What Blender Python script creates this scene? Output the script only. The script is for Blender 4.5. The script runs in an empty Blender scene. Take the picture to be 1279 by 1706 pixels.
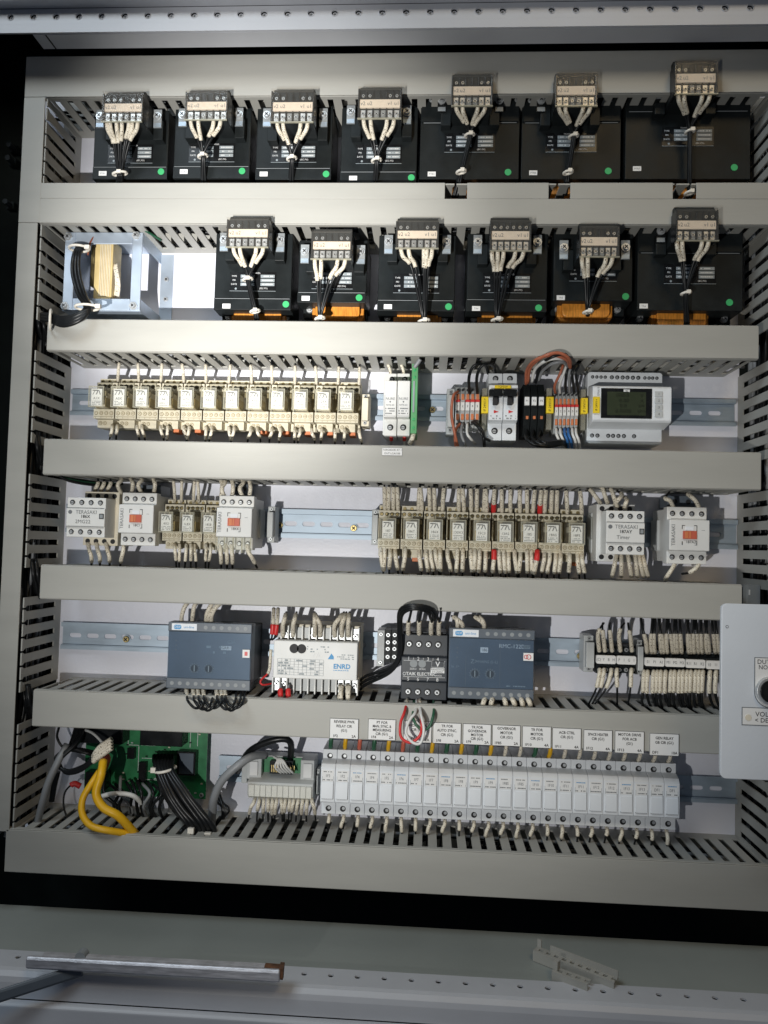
import bpy, bmesh, math, random
from mathutils import Vector, Matrix
random.seed(7)
S = bpy.context.scene
C = S.collection

# ---------------------------------------------------------------- camera
F_PX, CX, CY = 1281.0, 639.5, 853.0            # focal length and centre in photograph pixels
YAW, PITCH, ROLL, DIST = -0.05717399, 0.04375301, 0.02660037, 0.82730336
def _axes():
    cy, sy = math.cos(YAW), math.sin(YAW); cp, sp = math.cos(PITCH), math.sin(PITCH)
    cr, sr = math.cos(ROLL), math.sin(ROLL)
    F = Vector((sy*cp, cy*cp, sp)); R0 = Vector((cy, -sy, 0)); U0 = R0.cross(F)
    return cr*R0 + sr*U0, -sr*R0 + cr*U0, F
AR, AU, AF = _axes()
cam_data = bpy.data.cameras.new('camera')
cam = bpy.data.objects.new('camera', cam_data); C.objects.link(cam)
cam.matrix_world = Matrix(((AR.x, AU.x, -AF.x, 0), (AR.y, AU.y, -AF.y, -DIST), (AR.z, AU.z, -AF.z, 0), (0, 0, 0, 1)))
cam_data.sensor_fit = 'VERTICAL'; cam_data.sensor_height = 36.0; cam_data.sensor_width = 36.0
cam_data.lens = 36.0*F_PX/1706.0
cam_data.clip_start = 0.01; cam_data.clip_end = 50
S.camera = cam

# ---------------------------------------------------------------- world, lamps, exposure
world = bpy.data.worlds.new('World'); S.world = world; world.use_nodes = True
bg = world.node_tree.nodes['Background']
bg.inputs[0].default_value = (0.62, 0.74, 1.0, 1); bg.inputs[1].default_value = 0.055
S.view_settings.view_transform = 'Standard'; S.view_settings.look = 'None'
S.view_settings.gamma = 1; S.view_settings.use_curve_mapping = False
S.view_settings.exposure = 0.10
def look(o, tgt):
    o.rotation_euler = (Vector(tgt) - o.location).to_track_quat('-Z', 'Y').to_euler()
def spot(name, loc, tgt, power, cone, blend, size, col):
    l = bpy.data.lights.new(name, 'SPOT'); l.energy = power; l.spot_size = math.radians(cone)
    l.spot_blend = blend; l.shadow_soft_size = size; l.color = col
    o = bpy.data.objects.new(name, l); C.objects.link(o); o.location = loc; look(o, tgt); return o
TORCH = (-0.25, -0.95, -0.19)                  # a hand torch held low and to the left of the lens
spot('torch_core', TORCH, (-0.180, 0, 0.315), 62.0, 29.5, 1.0, 0.006, (1.0, 0.975, 0.94))
spot('torch_spill', TORCH, (-0.04, 0, 0.07), 20.0, 64, 1.0, 0.006, (1.0, 0.985, 0.94))
def area(name, loc, tgt, power, sx, sy, col):
    l = bpy.data.lights.new(name, 'AREA'); l.shape = 'RECTANGLE'; l.size = sx; l.size_y = sy
    l.energy = power; l.color = col
    o = bpy.data.objects.new(name, l); C.objects.link(o); o.location = loc; look(o, tgt); return o
area('room_light', (-0.75, -1.2, 1.25), (-0.30, 0, -0.3), 10.5, 0.7, 0.5, (0.80, 0.91, 1.0))
area('added_warm_fill', (0.5, -1.5, 1.3), (0.05, 0, 0.45), 4.6, 0.5, 0.4, (1.0, 0.76, 0.44))  # added warm fill for the upper right, no such lamp known

# ---------------------------------------------------------------- pixel on the photograph -> point at depth d before the plate
def W(px, py, d):
    v = AF + AR*((px - CX)/F_PX) - AU*((py - CY)/F_PX)
    t = (DIST - d)/v.y
    return v.x*t, v.z*t
def R4(x0, y0, x1, y1, d):
    xm, ym = (x0+x1)/2, (y0+y1)/2
    return W(x0, ym, d)[0], W(x1, ym, d)[0], W(xm, y1, d)[1], W(xm, y0, d)[1]      # x0 x1 z0 z1

# ---------------------------------------------------------------- materials
MT = {}
def pm(name, col, rough=0.5, metal=0.0, var=0.06, scale=40.0, bump=0.0, bscale=300.0, coat=0.0, stretch=None, spec=0.5):
    m = bpy.data.materials.new(name); m.use_nodes = True; nt = m.node_tree; n = nt.nodes; L = nt.links
    b = n['Principled BSDF']
    b.inputs['Roughness'].default_value = rough; b.inputs['Metallic'].default_value = metal
    b.inputs['Specular IOR Level'].default_value = spec
    if coat: b.inputs['Coat Weight'].default_value = coat
    tc = n.new('ShaderNodeTexCoord'); mp = n.new('ShaderNodeMapping')
    L.new(tc.outputs['Object'], mp.inputs[0])
    if stretch: mp.inputs['Scale'].default_value = stretch
    nz = n.new('ShaderNodeTexNoise'); nz.inputs['Scale'].default_value = scale; nz.inputs['Detail'].default_value = 5
    L.new(mp.outputs[0], nz.inputs[0])
    cr = n.new('ShaderNodeValToRGB')
    cr.color_ramp.elements[0].position = 0.3; cr.color_ramp.elements[1].position = 0.7
    cr.color_ramp.elements[0].color = tuple(c*(1-var) for c in col)+(1,)
    cr.color_ramp.elements[1].color = tuple(min(1, c*(1+var)) for c in col)+(1,)
    L.new(nz.outputs[0], cr.inputs[0]); L.new(cr.outputs[0], b.inputs['Base Color'])
    mr = n.new('ShaderNodeMapRange'); mr.inputs[3].default_value = max(0, rough-0.08); mr.inputs[4].default_value = min(1, rough+0.1)
    L.new(nz.outputs[0], mr.inputs[0]); L.new(mr.outputs[0], b.inputs['Roughness'])
    if bump:
        n2 = n.new('ShaderNodeTexNoise'); n2.inputs['Scale'].default_value = bscale
        L.new(mp.outputs[0], n2.inputs[0])
        bp = n.new('ShaderNodeBump'); bp.inputs['Strength'].default_value = bump; bp.inputs['Distance'].default_value = 0.0005
        L.new(n2.outputs[0], bp.inputs['Height']); L.new(bp.outputs[0], b.inputs['Normal'])
    MT[name] = m; return m
pm('duct', (0.400, 0.395, 0.362), 0.5, var=0.05, scale=9, stretch=(1, 1, 6), bump=0.12, bscale=120)
pm('plate', (0.78, 0.79, 0.87), 0.38, var=0.03, scale=14, bump=0.35, bscale=350)
pm('frame', (0.54, 0.555, 0.59), 0.42, var=0.06, scale=12, bump=0.2, bscale=250)
pm('floor_paint', (0.32, 0.345, 0.325), 0.6, var=0.10, scale=7, bump=0.2, bscale=200)
pm('dark', (0.006, 0.009, 0.008), 0.7, var=0.3, spec=0.2)  # near-black standing in for unlit depth
pm('black', (0.014, 0.017, 0.018), 0.40, var=0.25, scale=60, bump=0.12, bscale=500, spec=0.14)
pm('black_gloss', (0.010, 0.011, 0.012), 0.25, var=0.3, scale=80, spec=0.25)
pm('wire_black', (0.010, 0.011, 0.012), 0.33, var=0.3, spec=0.32)
pm('steel', (0.60, 0.62, 0.63), 0.38, 0.6, var=0.12, scale=200)
pm('zinc', (0.42, 0.50, 0.58), 0.5, 0.6, var=0.16, scale=30, stretch=(1, 1, 3))
pm('bar_steel', (0.50, 0.50, 0.53), 0.42, 0.5, var=0.3, scale=60, stretch=(1, 1, 6), bump=0.3)
pm('zinc_plate', (0.50, 0.58, 0.68), 0.45, 0.55, var=0.15, scale=30)
pm('brass', (0.55, 0.43, 0.20), 0.35, 1.0, var=0.2)
pm('rust', (0.13, 0.06, 0.03), 0.8, 0.2, var=0.5, scale=120, bump=0.5)
pm('beige', (0.64, 0.59, 0.46), 0.5, var=0.09, scale=120)
pm('beige_dark', (0.30, 0.25, 0.14), 0.55, var=0.2, scale=200)
pm('cream', (0.74, 0.68, 0.55), 0.5, var=0.06, scale=150)
pm('white', (0.72, 0.72, 0.70), 0.42, var=0.03, scale=50)
pm('white_cool', (0.77, 0.80, 0.83), 0.42, var=0.04, scale=70)
pm('label_white', (0.80, 0.80, 0.79), 0.5, var=0.02)
pm('marker', (0.84, 0.73, 0.60), 0.55, var=0.05, scale=200)
pm('grey_light', (0.50, 0.52, 0.52), 0.45, var=0.05)
pm('grey_mid', (0.26, 0.28, 0.29), 0.5, var=0.06)
pm('panel_white', (0.66, 0.70, 0.75), 0.4, var=0.03, scale=15, bump=0.25, bscale=300)
pm('slate_dark', (0.030, 0.036, 0.045), 0.38, var=0.1)
pm('slate', (0.10, 0.12, 0.145), 0.4, var=0.08)
pm('slate_blue', (0.080, 0.105, 0.138), 0.35, var=0.14, scale=25)
pm('ink', (0.012, 0.012, 0.014), 0.6)
pm('ink_grey', (0.16, 0.17, 0.18), 0.6)
pm('ink_blue', (0.05, 0.30, 0.60), 0.5)
pm('ink_white', (0.75, 0.76, 0.76), 0.6)
pm('ink_pale', (0.30, 0.34, 0.36), 0.6)
pm('orange', (0.62, 0.20, 0.08), 0.45, var=0.1)
pm('orange_coil', (0.62, 0.24, 0.03), 0.4, var=0.35, scale=90, stretch=(6, 1, 1))
pm('coil_tape', (0.62, 0.48, 0.22), 0.4, var=0.12, scale=60, stretch=(6, 1, 1))
pm('dot_green', (0.04, 0.42, 0.14), 0.5)
pm('module_green', (0.12, 0.38, 0.16), 0.4)
pm('pcb', (0.018, 0.20, 0.07), 0.35, var=0.25, scale=90)
pm('red', (0.62, 0.03, 0.03), 0.4)
pm('yellow', (0.85, 0.62, 0.02), 0.45)
pm('yellow_wire', (0.75, 0.42, 0.01), 0.4, var=0.08)
pm('copper_red', (0.55, 0.12, 0.07), 0.4)
pm('wire_orange', (0.42, 0.13, 0.07), 0.4)
pm('wire_white', (0.70, 0.70, 0.68), 0.4)
pm('wire_grey', (0.24, 0.25, 0.26), 0.42)
pm('wire_blue', (0.03, 0.14, 0.38), 0.4)
pm('wire_green', (0.02, 0.10, 0.05), 0.4)
pm('brown', (0.20, 0.05, 0.02), 0.4)
pm('tie', (0.78, 0.74, 0.66), 0.4)
pm('lcd', (0.035, 0.045, 0.025), 0.25, var=0.1)
pm('lcd_ink', (0.012, 0.015, 0.010), 0.3)
# printed wire sleeve: cream tube with little runs of print
def sleeve_mat():
    m = pm('sleeve', (0.74, 0.68, 0.56), 0.45, var=0.05)
    nt = m.node_tree; n = nt.nodes; L = nt.links; b = n['Principled BSDF']
    base = b.inputs['Base Color'].links[0].from_socket
    tc = n.new('ShaderNodeTexCoord')
    v = n.new('ShaderNodeTexNoise'); v.inputs['Scale'].default_value = 900; v.inputs['Detail'].default_value = 1
    L.new(tc.outputs['Object'], v.inputs[0])
    r = n.new('ShaderNodeValToRGB'); r.color_ramp.elements[0].position = 0.60; r.color_ramp.elements[1].position = 0.66
    L.new(v.outputs[0], r.inputs[0])
    mx = n.new('ShaderNodeMixRGB'); mx.inputs[2].default_value = (0.10, 0.075, 0.05, 1)
    L.new(r.outputs[0], mx.inputs[0]); L.new(base, mx.inputs[1]); L.new(mx.outputs[0], b.inputs['Base Color'])
sleeve_mat()
def clear_mat(name, tint, opac, rough, col):
    m = bpy.data.materials.new(name); m.use_nodes = True; nt = m.node_tree; n = nt.nodes; L = nt.links
    b = n['Principled BSDF']; b.inputs['Base Color'].default_value = col+(1,); b.inputs['Roughness'].default_value = rough
    tr = n.new('ShaderNodeBsdfTransparent'); tr.inputs[0].default_value = tint+(1,)
    mx = n.new('ShaderNodeMixShader')
    tc = n.new('ShaderNodeTexCoord'); nz = n.new('ShaderNodeTexNoise'); nz.inputs['Scale'].default_value = 70
    L.new(tc.outputs['Object'], nz.inputs[0])
    mr = n.new('ShaderNodeMapRange'); mr.inputs[3].default_value = opac*0.6; mr.inputs[4].default_value = opac*1.4
    L.new(nz.outputs[0], mr.inputs[0]); L.new(mr.outputs[0], mx.inputs[0])
    L.new(tr.outputs[0], mx.inputs[1]); L.new(b.outputs[0], mx.inputs[2])
    L.new(mx.outputs[0], n['Material Output'].inputs[0]); MT[name] = m
clear_mat('clear', (0.985, 0.985, 0.97), 0.10, 0.12, (0.75, 0.74, 0.68))
clear_mat('clear_edge', (0.85, 0.84, 0.76), 0.38, 0.2, (0.62, 0.60, 0.50))
clear_mat('smoked', (0.965, 0.955, 0.94), 0.045, 0.08, (0.50, 0.49, 0.46))
clear_mat('blue_clear', (0.88, 0.93, 0.98), 0.13, 0.06, (0.20, 0.25, 0.31))

# ---------------------------------------------------------------- mesh builder, coordinates (x, d = distance before the plate, z)
_TXT = {}
def text_geo(body, bold=0.0):
    k = (body, bold)
    if k in _TXT: return _TXT[k]
    cu = bpy.data.curves.new('t', 'FONT'); cu.body = body; cu.size = 1.0; cu.resolution_u = 2; cu.offset = bold
    cu.align_x = 'CENTER'; cu.align_y = 'CENTER'
    o = bpy.data.objects.new('t', cu); C.objects.link(o)
    dg = bpy.context.evaluated_depsgraph_get(); dg.update()
    me = bpy.data.meshes.new_from_object(o.evaluated_get(dg))
    r = ([(v.co.x, v.co.y) for v in me.vertices], [tuple(p.vertices) for p in me.polygons])
    bpy.data.objects.remove(o); bpy.data.curves.remove(cu); bpy.data.meshes.remove(me)
    _TXT[k] = r; return r
class MB:
    def __init__(s): s.v = []; s.f = []; s.m = []; s.sm = []; s.cuts = []
    def new(s): s.cuts.append((len(s.v), len(s.f))); return s      # the next shapes become an object of their own
    def _add(s, vs, fs, m, smooth=False):
        o = len(s.v); s.v += vs
        for f in fs: s.f.append([o+i for i in f]); s.m.append(m); s.sm.append(smooth)
        return s
    def box(s, x0, x1, d0, d1, z0, z1, m):
        if x0 > x1: x0, x1 = x1, x0
        if z0 > z1: z0, z1 = z1, z0
        vs = [(x, d, z) for x in (x0, x1) for d in (d0, d1) for z in (z0, z1)]
        return s._add(vs, [(0,1,3,2), (4,6,7,5), (0,4,5,1), (2,3,7,6), (0,2,6,4), (1,5,7,3)], m)
    def pbox(s, px0, py0, px1, py1, d0, d1, m):
        a = R4(px0, py0, px1, py1, d1); return s.box(a[0], a[1], d0, d1, a[2], a[3], m)
    def prism(s, outl, d0, d1, m, smooth=False):          # outline in x,z, extruded in depth
        n = len(outl); vs = [(x, d0, z) for x, z in outl]+[(x, d1, z) for x, z in outl]
        fs = [tuple(range(n)), tuple(range(2*n-1, n-1, -1))]+[(i, (i+1) % n, n+(i+1) % n, n+i) for i in range(n)]
        return s._add(vs, fs, m)
    def side(s, prof, x0, x1, m):                         # profile in d,z, extruded in x
        n = len(prof); vs = [(x0, d, z) for d, z in prof]+[(x1, d, z) for d, z in prof]
        fs = [tuple(range(n)), tuple(range(2*n-1, n-1, -1))]+[(i, (i+1) % n, n+(i+1) % n, n+i) for i in range(n)]
        return s._add(vs, fs, m)
    def rbox(s, x0, x1, d0, d1, z0, z1, r, m, k=4):       # box with corners rounded as seen from the front
        o = []
        for cx, cz, a in ((x1-r, z1-r, 0), (x0+r, z1-r, 90), (x0+r, z0+r, 180), (x1-r, z0+r, 270)):
            for i in range(k+1):
                t = math.radians(a+90*i/k); o.append((cx+r*math.cos(t), cz+r*math.sin(t)))
        return s.prism(o, d0, d1, m)
    def cyl(s, cx, cz, d0, d1, r, m, n=14, r2=None):
        r2 = r if r2 is None else r2
        vs = [(cx+r*math.cos(2*math.pi*i/n), d0, cz+r*math.sin(2*math.pi*i/n)) for i in range(n)]
        vs += [(cx+r2*math.cos(2*math.pi*i/n), d1, cz+r2*math.sin(2*math.pi*i/n)) for i in range(n)]
        return s._add(vs, [tuple(range(n)), tuple(range(2*n-1, n-1, -1))]+[(i, (i+1) % n, n+(i+1) % n, n+i) for i in range(n)], m)
    def ring(s, cx, cz, d, r, w, m, n=16):                # a small torus-like rim
        pts = [(cx+r*math.cos(2*math.pi*i/n), d, cz+r*math.sin(2*math.pi*i/n)) for i in range(n+1)]
        return s.tube(pts, w, m, 5)
    def tube(s, pts, r, m, n=7, caps=True):
        P = [Vector(p) for p in pts]; vs = []; N = len(P)
        up = None
        for i, p in enumerate(P):
            t = (P[min(i+1, N-1)]-P[max(i-1, 0)])
            if t.length < 1e-9: t = Vector((0, 0, 1))
            t.normalize()
            if up is None:
                up = t.cross(Vector((0, 1, 0)))
                if up.length < 0.1: up = t.cross(Vector((1, 0, 0)))
            up = (up - t*up.dot(t))
            if up.length < 1e-6: up = t.cross(Vector((0.3, 1, 0.2)))
            up.normalize(); b = t.cross(up)
            rr = r[i] if isinstance(r, (list, tuple)) else r
            for k in range(n):
                a = 2*math.pi*k/n; vs.append(tuple(p+up*(rr*math.cos(a))+b*(rr*math.sin(a))))
        fs = [(i*n+k, i*n+(k+1) % n, (i+1)*n+(k+1) % n, (i+1)*n+k) for i in range(N-1) for k in range(n)]
        s._add(vs, fs, m, True)
        if caps:
            o = len(s.v)-len(vs)
            s.f.append([o+k for k in range(n)]); s.m.append(m); s.sm.append(False)
            s.f.append([o+(N-1)*n+k for k in range(n-1, -1, -1)]); s.m.append(m); s.sm.append(False)
        return s
    def text(s, body, cx, cz, d, h, m, bold=0.0, wide=1.0, rot=0):
        vs, fs = text_geo(body, bold); cr, sr = math.cos(rot), math.sin(rot)
        return s._add([(cx+(x*wide*cr-y*sr)*h, d, cz+(x*wide*sr+y*cr)*h) for x, y in vs], fs, m)
    def screw(s, cx, cz, d, r, m='steel', well='ink', slot=0.8):
        s.cyl(cx, cz, d-0.0012, d, r, m, 12, r*0.85)
        a = slot; w = r*0.16; l = r*0.62
        for q in (0, math.pi/2):
            c_, s_ = math.cos(a+q), math.sin(a+q)
            s.prism([(cx+c_*l-s_*w, cz+s_*l+c_*w), (cx-c_*l-s_*w, cz-s_*l+c_*w), (cx-c_*l+s_*w, cz-s_*l-c_*w), (cx+c_*l+s_*w, cz+s_*l-c_*w)], d-0.0004, d+0.00012*(1+q), well)
        return s
    def well(s, cx, cz, d, r, m='steel'):                 # sunk terminal screw: dark round recess with a screw head in it
        s.cyl(cx, cz, d-0.002, d+0.00015, r, 'ink', 14)
        s.cyl(cx-r*0.12, cz-r*0.12, d-0.001, d+0.0003, r*0.6, m, 10)
        s.box(cx-r*0.62, cx+r*0.40, d, d+0.00045, cz-r*0.22, cz-r*0.06, 'ink')
        return s
    def dashes(s, x0, x1, z0, z1, d, rows, m, fill=0.7):  # rows of small print too fine to read
        h = (z1-z0)/rows
        for r in range(rows):
            x = x0; zc = z0+(r+0.5)*h
            while x < x1:
                w = (x1-x0)*random.uniform(0.04, 0.14)
                if random.random() < fill: s.box(x, min(x+w, x1), d, d+0.0001, zc-h*0.22, zc+h*0.22, m)
                x += w+(x1-x0)*0.03
        return s
def bevel(o, w=0.0006, seg=2):
    b = o.modifiers.new('bevel', 'BEVEL'); b.width = w; b.segments = seg; b.limit_method = 'ANGLE'; b.angle_limit = math.radians(40)
    b.use_clamp_overlap = True
def obj(name, mb, parent=None, origin=None, bev=0):
    if mb.cuts:
        cs = mb.cuts+[(len(mb.v), len(mb.f))]; out = None
        for (v0, f0), (v1, f1) in zip(cs, cs[1:]):
            if f1 == f0: continue
            q = MB(); q.v = mb.v[v0:v1]; q.f = [[i-v0 for i in f] for f in mb.f[f0:f1]]; q.m = mb.m[f0:f1]; q.sm = mb.sm[f0:f1]
            out = obj(name, q, parent, origin, bev)
        return out
    me = bpy.data.meshes.new(name)
    if parent is not None:
        ox, od, oz = parent['_o']
        base = (ox, od, oz)
        if parent.get('_p'): pass
    else:
        base = origin or (0, 0, 0)
    if origin is not None: base = origin
    me.from_pydata([(x-base[0], -(d-base[1]), z-base[2]) for x, d, z in mb.v], [], mb.f)
    names = []
    for m in mb.m:
        if m not in names: names.append(m)
    for m in names: me.materials.append(MT[m])
    me.polygons.foreach_set('material_index', [names.index(m) for m in mb.m])
    bm = bmesh.new(); bm.from_mesh(me); bmesh.ops.recalc_face_normals(bm, faces=bm.faces); bm.to_mesh(me); bm.free()
    me.polygons.foreach_set('use_smooth', mb.sm)
    me.update()
    o = bpy.data.objects.new(name, me); C.objects.link(o)
    if parent is not None:
        o.parent = parent
    else: o.location = (base[0], -base[1], base[2])
    o['_o'] = base
    if bev: bevel(o, bev)
    return o
def tag(o, label, cat, group=None):
    o['label'] = label; o['category'] = cat
    if group: o['group'] = group
    return o
def thing(name, label, cat, x, d, z, group=None):
    o = bpy.data.objects.new(name, None); C.objects.link(o); o.location = (x, -d, z)
    o.empty_display_size = 0.01
    o['_o'] = (x, d, z); tag(o, label, cat, group); return o
def copy_tree(o, parent=None):
    c = o.copy(); C.objects.link(c)
    if parent is not None: c.parent = parent
    for ch in [k for k in bpy.data.objects if k.parent == o]: copy_tree(ch, c)
    return c
def struct(name, mb, bev=0):
    o = obj(name, mb, bev=bev); o['kind'] = 'structure'; return o
def smooth(pts, k=6):
    P = [Vector(p) for p in pts]
    if len(P) < 3: k = 3
    P = [P[0]*2-P[1]]+P+[P[-1]*2-P[-2]]; out = []
    for i in range(1, len(P)-2):
        for j in range(k):
            t = j/k
            out.append(0.5*((2*P[i])+(-P[i-1]+P[i+1])*t+(2*P[i-1]-5*P[i]+4*P[i+1]-P[i+2])*t*t+(-P[i-1]+3*P[i]-3*P[i+1]+P[i+2])*t**3))
    out.append(P[-2]); return [tuple(p) for p in out]
def pp(*pts):                                             # list of (px, py, d) -> points
    return [(W(a, b, d)[0], d, W(a, b, d)[1]) for a, b, d in pts]
def nth(n):
    return str(n)+('th' if 10 <= n % 100 <= 20 else {1: 'st', 2: 'nd', 3: 'rd'}.get(n % 10, 'th'))
WORDS = ['', 'first', 'second', 'third', 'fourth', 'fifth', 'sixth', 'seventh', 'eighth', 'ninth', 'tenth', 'eleventh', 'twelfth',
 'thirteenth', 'fourteenth', 'fifteenth', 'sixteenth', 'seventeenth', 'eighteenth', 'nineteenth', 'twentieth', 'twenty-first', 'twenty-second', 'twenty-third', 'twenty-fourth']
def ordn(n): return WORDS[n] if n < len(WORDS) else nth(n)
def cut(pts, a, b):                                       # part of a polyline, a..b as fractions of its length
    P = [Vector(p) for p in pts]; L = [0]
    for i in range(1, len(P)): L.append(L[-1]+(P[i]-P[i-1]).length)
    T = L[-1]
    def at(s):
        for i in range(1, len(P)):
            if L[i] >= s: return P[i-1].lerp(P[i], (s-L[i-1])/max(1e-9, L[i]-L[i-1]))
        return P[-1]
    mid = [P[i] for i in range(len(P)) if a*T < L[i] < b*T]
    return [tuple(at(a*T))]+[tuple(p) for p in mid]+[tuple(at(b*T))]
def wire(pts, label, group, sl=None, r=0.0010, sr=0.0016, mat='wire_black', parent=None, smat='sleeve', k=5, band=None, cat='wire', raw=False):
    P = smooth(pts if raw else pp(*pts), k)
    a = 0 if sl is None else sl[0]; b = 0 if sl is None else sl[1]
    mb = MB(); mb.tube(P, r, mat, 7)
    if parent is None:
        o = obj('wire', mb, origin=P[0]); tag(o, label, cat, group)
    else:
        o = obj('wire', mb, parent)
    if sl is not None:
        m2 = MB(); m2.tube(cut(P, a, b), sr, smat, 8); obj('sleeve', m2, o)
    if band is not None:
        m3 = MB(); m3.tube(cut(P, band[0], band[1]), sr*1.25, 'red', 9); obj('red_band', m3, o)
    return o

# ================================================================ STRUCTURE
DF = 0.080                                                # duct depth
XL, XR = -0.4013, 0.3257                                  # inner walls of the two upright ducts
m = MB(); m.box(-0.445, 0.372, -0.003, 0.0, -0.335, 0.53, 'plate'); struct('back_panel', m)
m = MB()
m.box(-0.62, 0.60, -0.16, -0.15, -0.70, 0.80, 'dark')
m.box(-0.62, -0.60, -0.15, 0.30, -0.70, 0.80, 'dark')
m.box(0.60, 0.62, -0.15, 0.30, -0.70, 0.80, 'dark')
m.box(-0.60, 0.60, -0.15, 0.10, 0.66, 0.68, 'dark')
struct('cabinet_wall', m)  # walls coloured near-black to paint the gaps around the plate as unlit
m = MB(); m.box(-0.60, 0.60, 0.040, 0.155, -0.384, -0.380, 'floor_paint'); m.box(-0.60, 0.60, 0.0385, 0.0398, -0.45, -0.3805, 'dark'); struct('cabinet_floor', m)  # dark strip at the back edge paints in the shade below the plate

# ---- perforated rails of the cabinet frame
def perforated(x0, x1, zc, r, half, d0, d1, pitch, first, mat, mb):
    mb.box(x0, x1, d0, d1, zc+r, zc+half, mat); mb.box(x0, x1, d0, d1, zc-half, zc-r, mat)
    xs = []; x = first
    while x < x1: xs.append(x); x += pitch
    K = 8
    def arc(cx, s):
        return [(cx+s*r*math.sin(math.pi*i/K), zc+r*math.cos(math.pi*i/K)) for i in range(K+1)]
    mb.prism([(x0, zc+r)]+arc(xs[0], -1)+[(x0, zc-r)], d0, d1, mat)
    for a, b in zip(xs, xs[1:]):
        mb.prism(arc(a, 1)+arc(b, -1)[::-1], d0, d1, mat)
    mb.prism([(x1, zc+r), (x1, zc-r)]+arc(xs[-1], 1)[::-1], d0, d1, mat)
    return xs
D_TR = 0.12
zt = W(640, 7, D_TR)[1]; zb = W(640, 47.5, D_TR)[1]; zh = W(640, 20, D_TR)[1]
p0 = W(17.5, 24, D_TR)[0]; p1 = W(1250, 16.5, D_TR)[0]; pitch = (p1-p0)/31
t = thing('perforated_rail', 'pale grey steel frame rail with a row of round holes across the top', 'rail', 0, D_TR, zb)
m = MB(); rr = 0.0030
xs = perforated(-0.56, 0.56, zh, rr, (zt-zh), D_TR-0.002, D_TR, pitch, p0-2*pitch, 'frame', m)
m.box(-0.56, 0.56, D_TR-0.002, D_TR, zb, zh-(zt-zh), 'frame')
m.box(-0.56, 0.56, D_TR+0.0, D_TR+0.012, zt+0.0005, zt+0.04, 'frame')
obj('rail_face', m, t, bev=0.0006)
m = MB()
for x in xs:
    m.ring(x, zh, D_TR, rr*1.12, 0.0005, 'frame'); m.cyl(x+rr*0.05, zh-rr*0.1, D_TR-0.006, D_TR-0.0025, rr*0.80, 'frame'); m.cyl(x, zh, D_TR-0.0024, D_TR-0.0022, rr*0.35, 'ink_grey')
obj('hole_rim', m, t)['kind'] = 'stuff'
m = MB()
xa, xb = W(52, 60, D_TR)[0], 0.56
m.prism([(xa, zb-0.0005), (xb, zb-0.0005), (xb, zb+0.0015), (xa, zb+0.0015)], 0.096, D_TR-0.0025, 'frame')
m.prism([(xa+0.012, zb-0.0008), (xa+0.0135, zb-0.0008), (xa+0.0135, zb-0.0003), (xa+0.012, zb-0.0003)], 0.096, D_TR-0.003, 'ink')
obj('rail_flange', m, t)

t = thing('perforated_rail', 'pale grey steel frame rail with small holes along the bottom, carrying a steel bar', 'rail', 0, 0.16, -0.39)
# top face lies flat: perforated strip made in x,d plane
mb = MB(); zr = -0.376; r = 0.0026; dc = 0.142
# hole row
p0 = -0.52; pitch_b = W(1113+42, 1655, 0.13)[0]-W(1113-4, 1655, 0.13)[0]
x = p0; xs = []
while x < 0.55: xs.append(x); x += pitch_b
K = 8
def flat(outl):                                           # outline in x,d at height zr
    n = len(outl); vs = [(a, b, zr) for a, b in outl]+[(a, b, zr-0.0016) for a, b in outl]
    mb._add(vs, [tuple(range(n)), tuple(range(2*n-1, n-1, -1))]+[(i, (i+1) % n, n+(i+1) % n, n+i) for i in range(n)], 'frame')
flat([(-0.56, 0.131), (0.56, 0.131), (0.56, dc-r), (-0.56, dc-r)])
flat([(-0.56, dc+r), (0.56, dc+r), (0.56, 0.157), (-0.56, 0.157)])
arcb = lambda cx, s: [(cx+s*r*math.sin(math.pi*i/K), dc+r*math.cos(math.pi*i/K)) for i in range(K+1)]
flat([(-0.56, dc+r)]+arcb(xs[0], -1)+[(-0.56, dc-r)])
for a, b in zip(xs, xs[1:]): flat(arcb(a, 1)+arcb(b, -1)[::-1])
flat([(0.56, dc+r), (0.56, dc-r)]+arcb(xs[-1], 1)[::-1])
mb.side([(0.157, zr), (0.161, zr-0.001), (0.164, zr-0.0045), (0.165, zr-0.009), (0.165, zr-0.022), (0.1635, zr-0.022), (0.1635, zr-0.009), (0.1625, zr-0.005), (0.160, zr-0.0025), (0.157, zr-0.0016)], -0.56, 0.56, 'frame')
mb.box(-0.56, 0.56, 0.131, 0.1326, zr-0.0038, zr-0.0017, 'frame')
obj('rail_face', mb, t)
m = MB(); m.box(-0.56, 0.56, 0.1335, 0.156, zr-0.0036, zr-0.0030, 'dark'); obj('rail_inside', m, t)
m = MB(); m.side([(0.1645, zr-0.0228), (0.169, zr-0.0228), (0.1715, zr-0.025), (0.1715, zr-0.10), (0.1645, zr-0.10)], -0.56, 0.56, 'frame'); obj('sill', m, t, bev=0.001)

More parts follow.
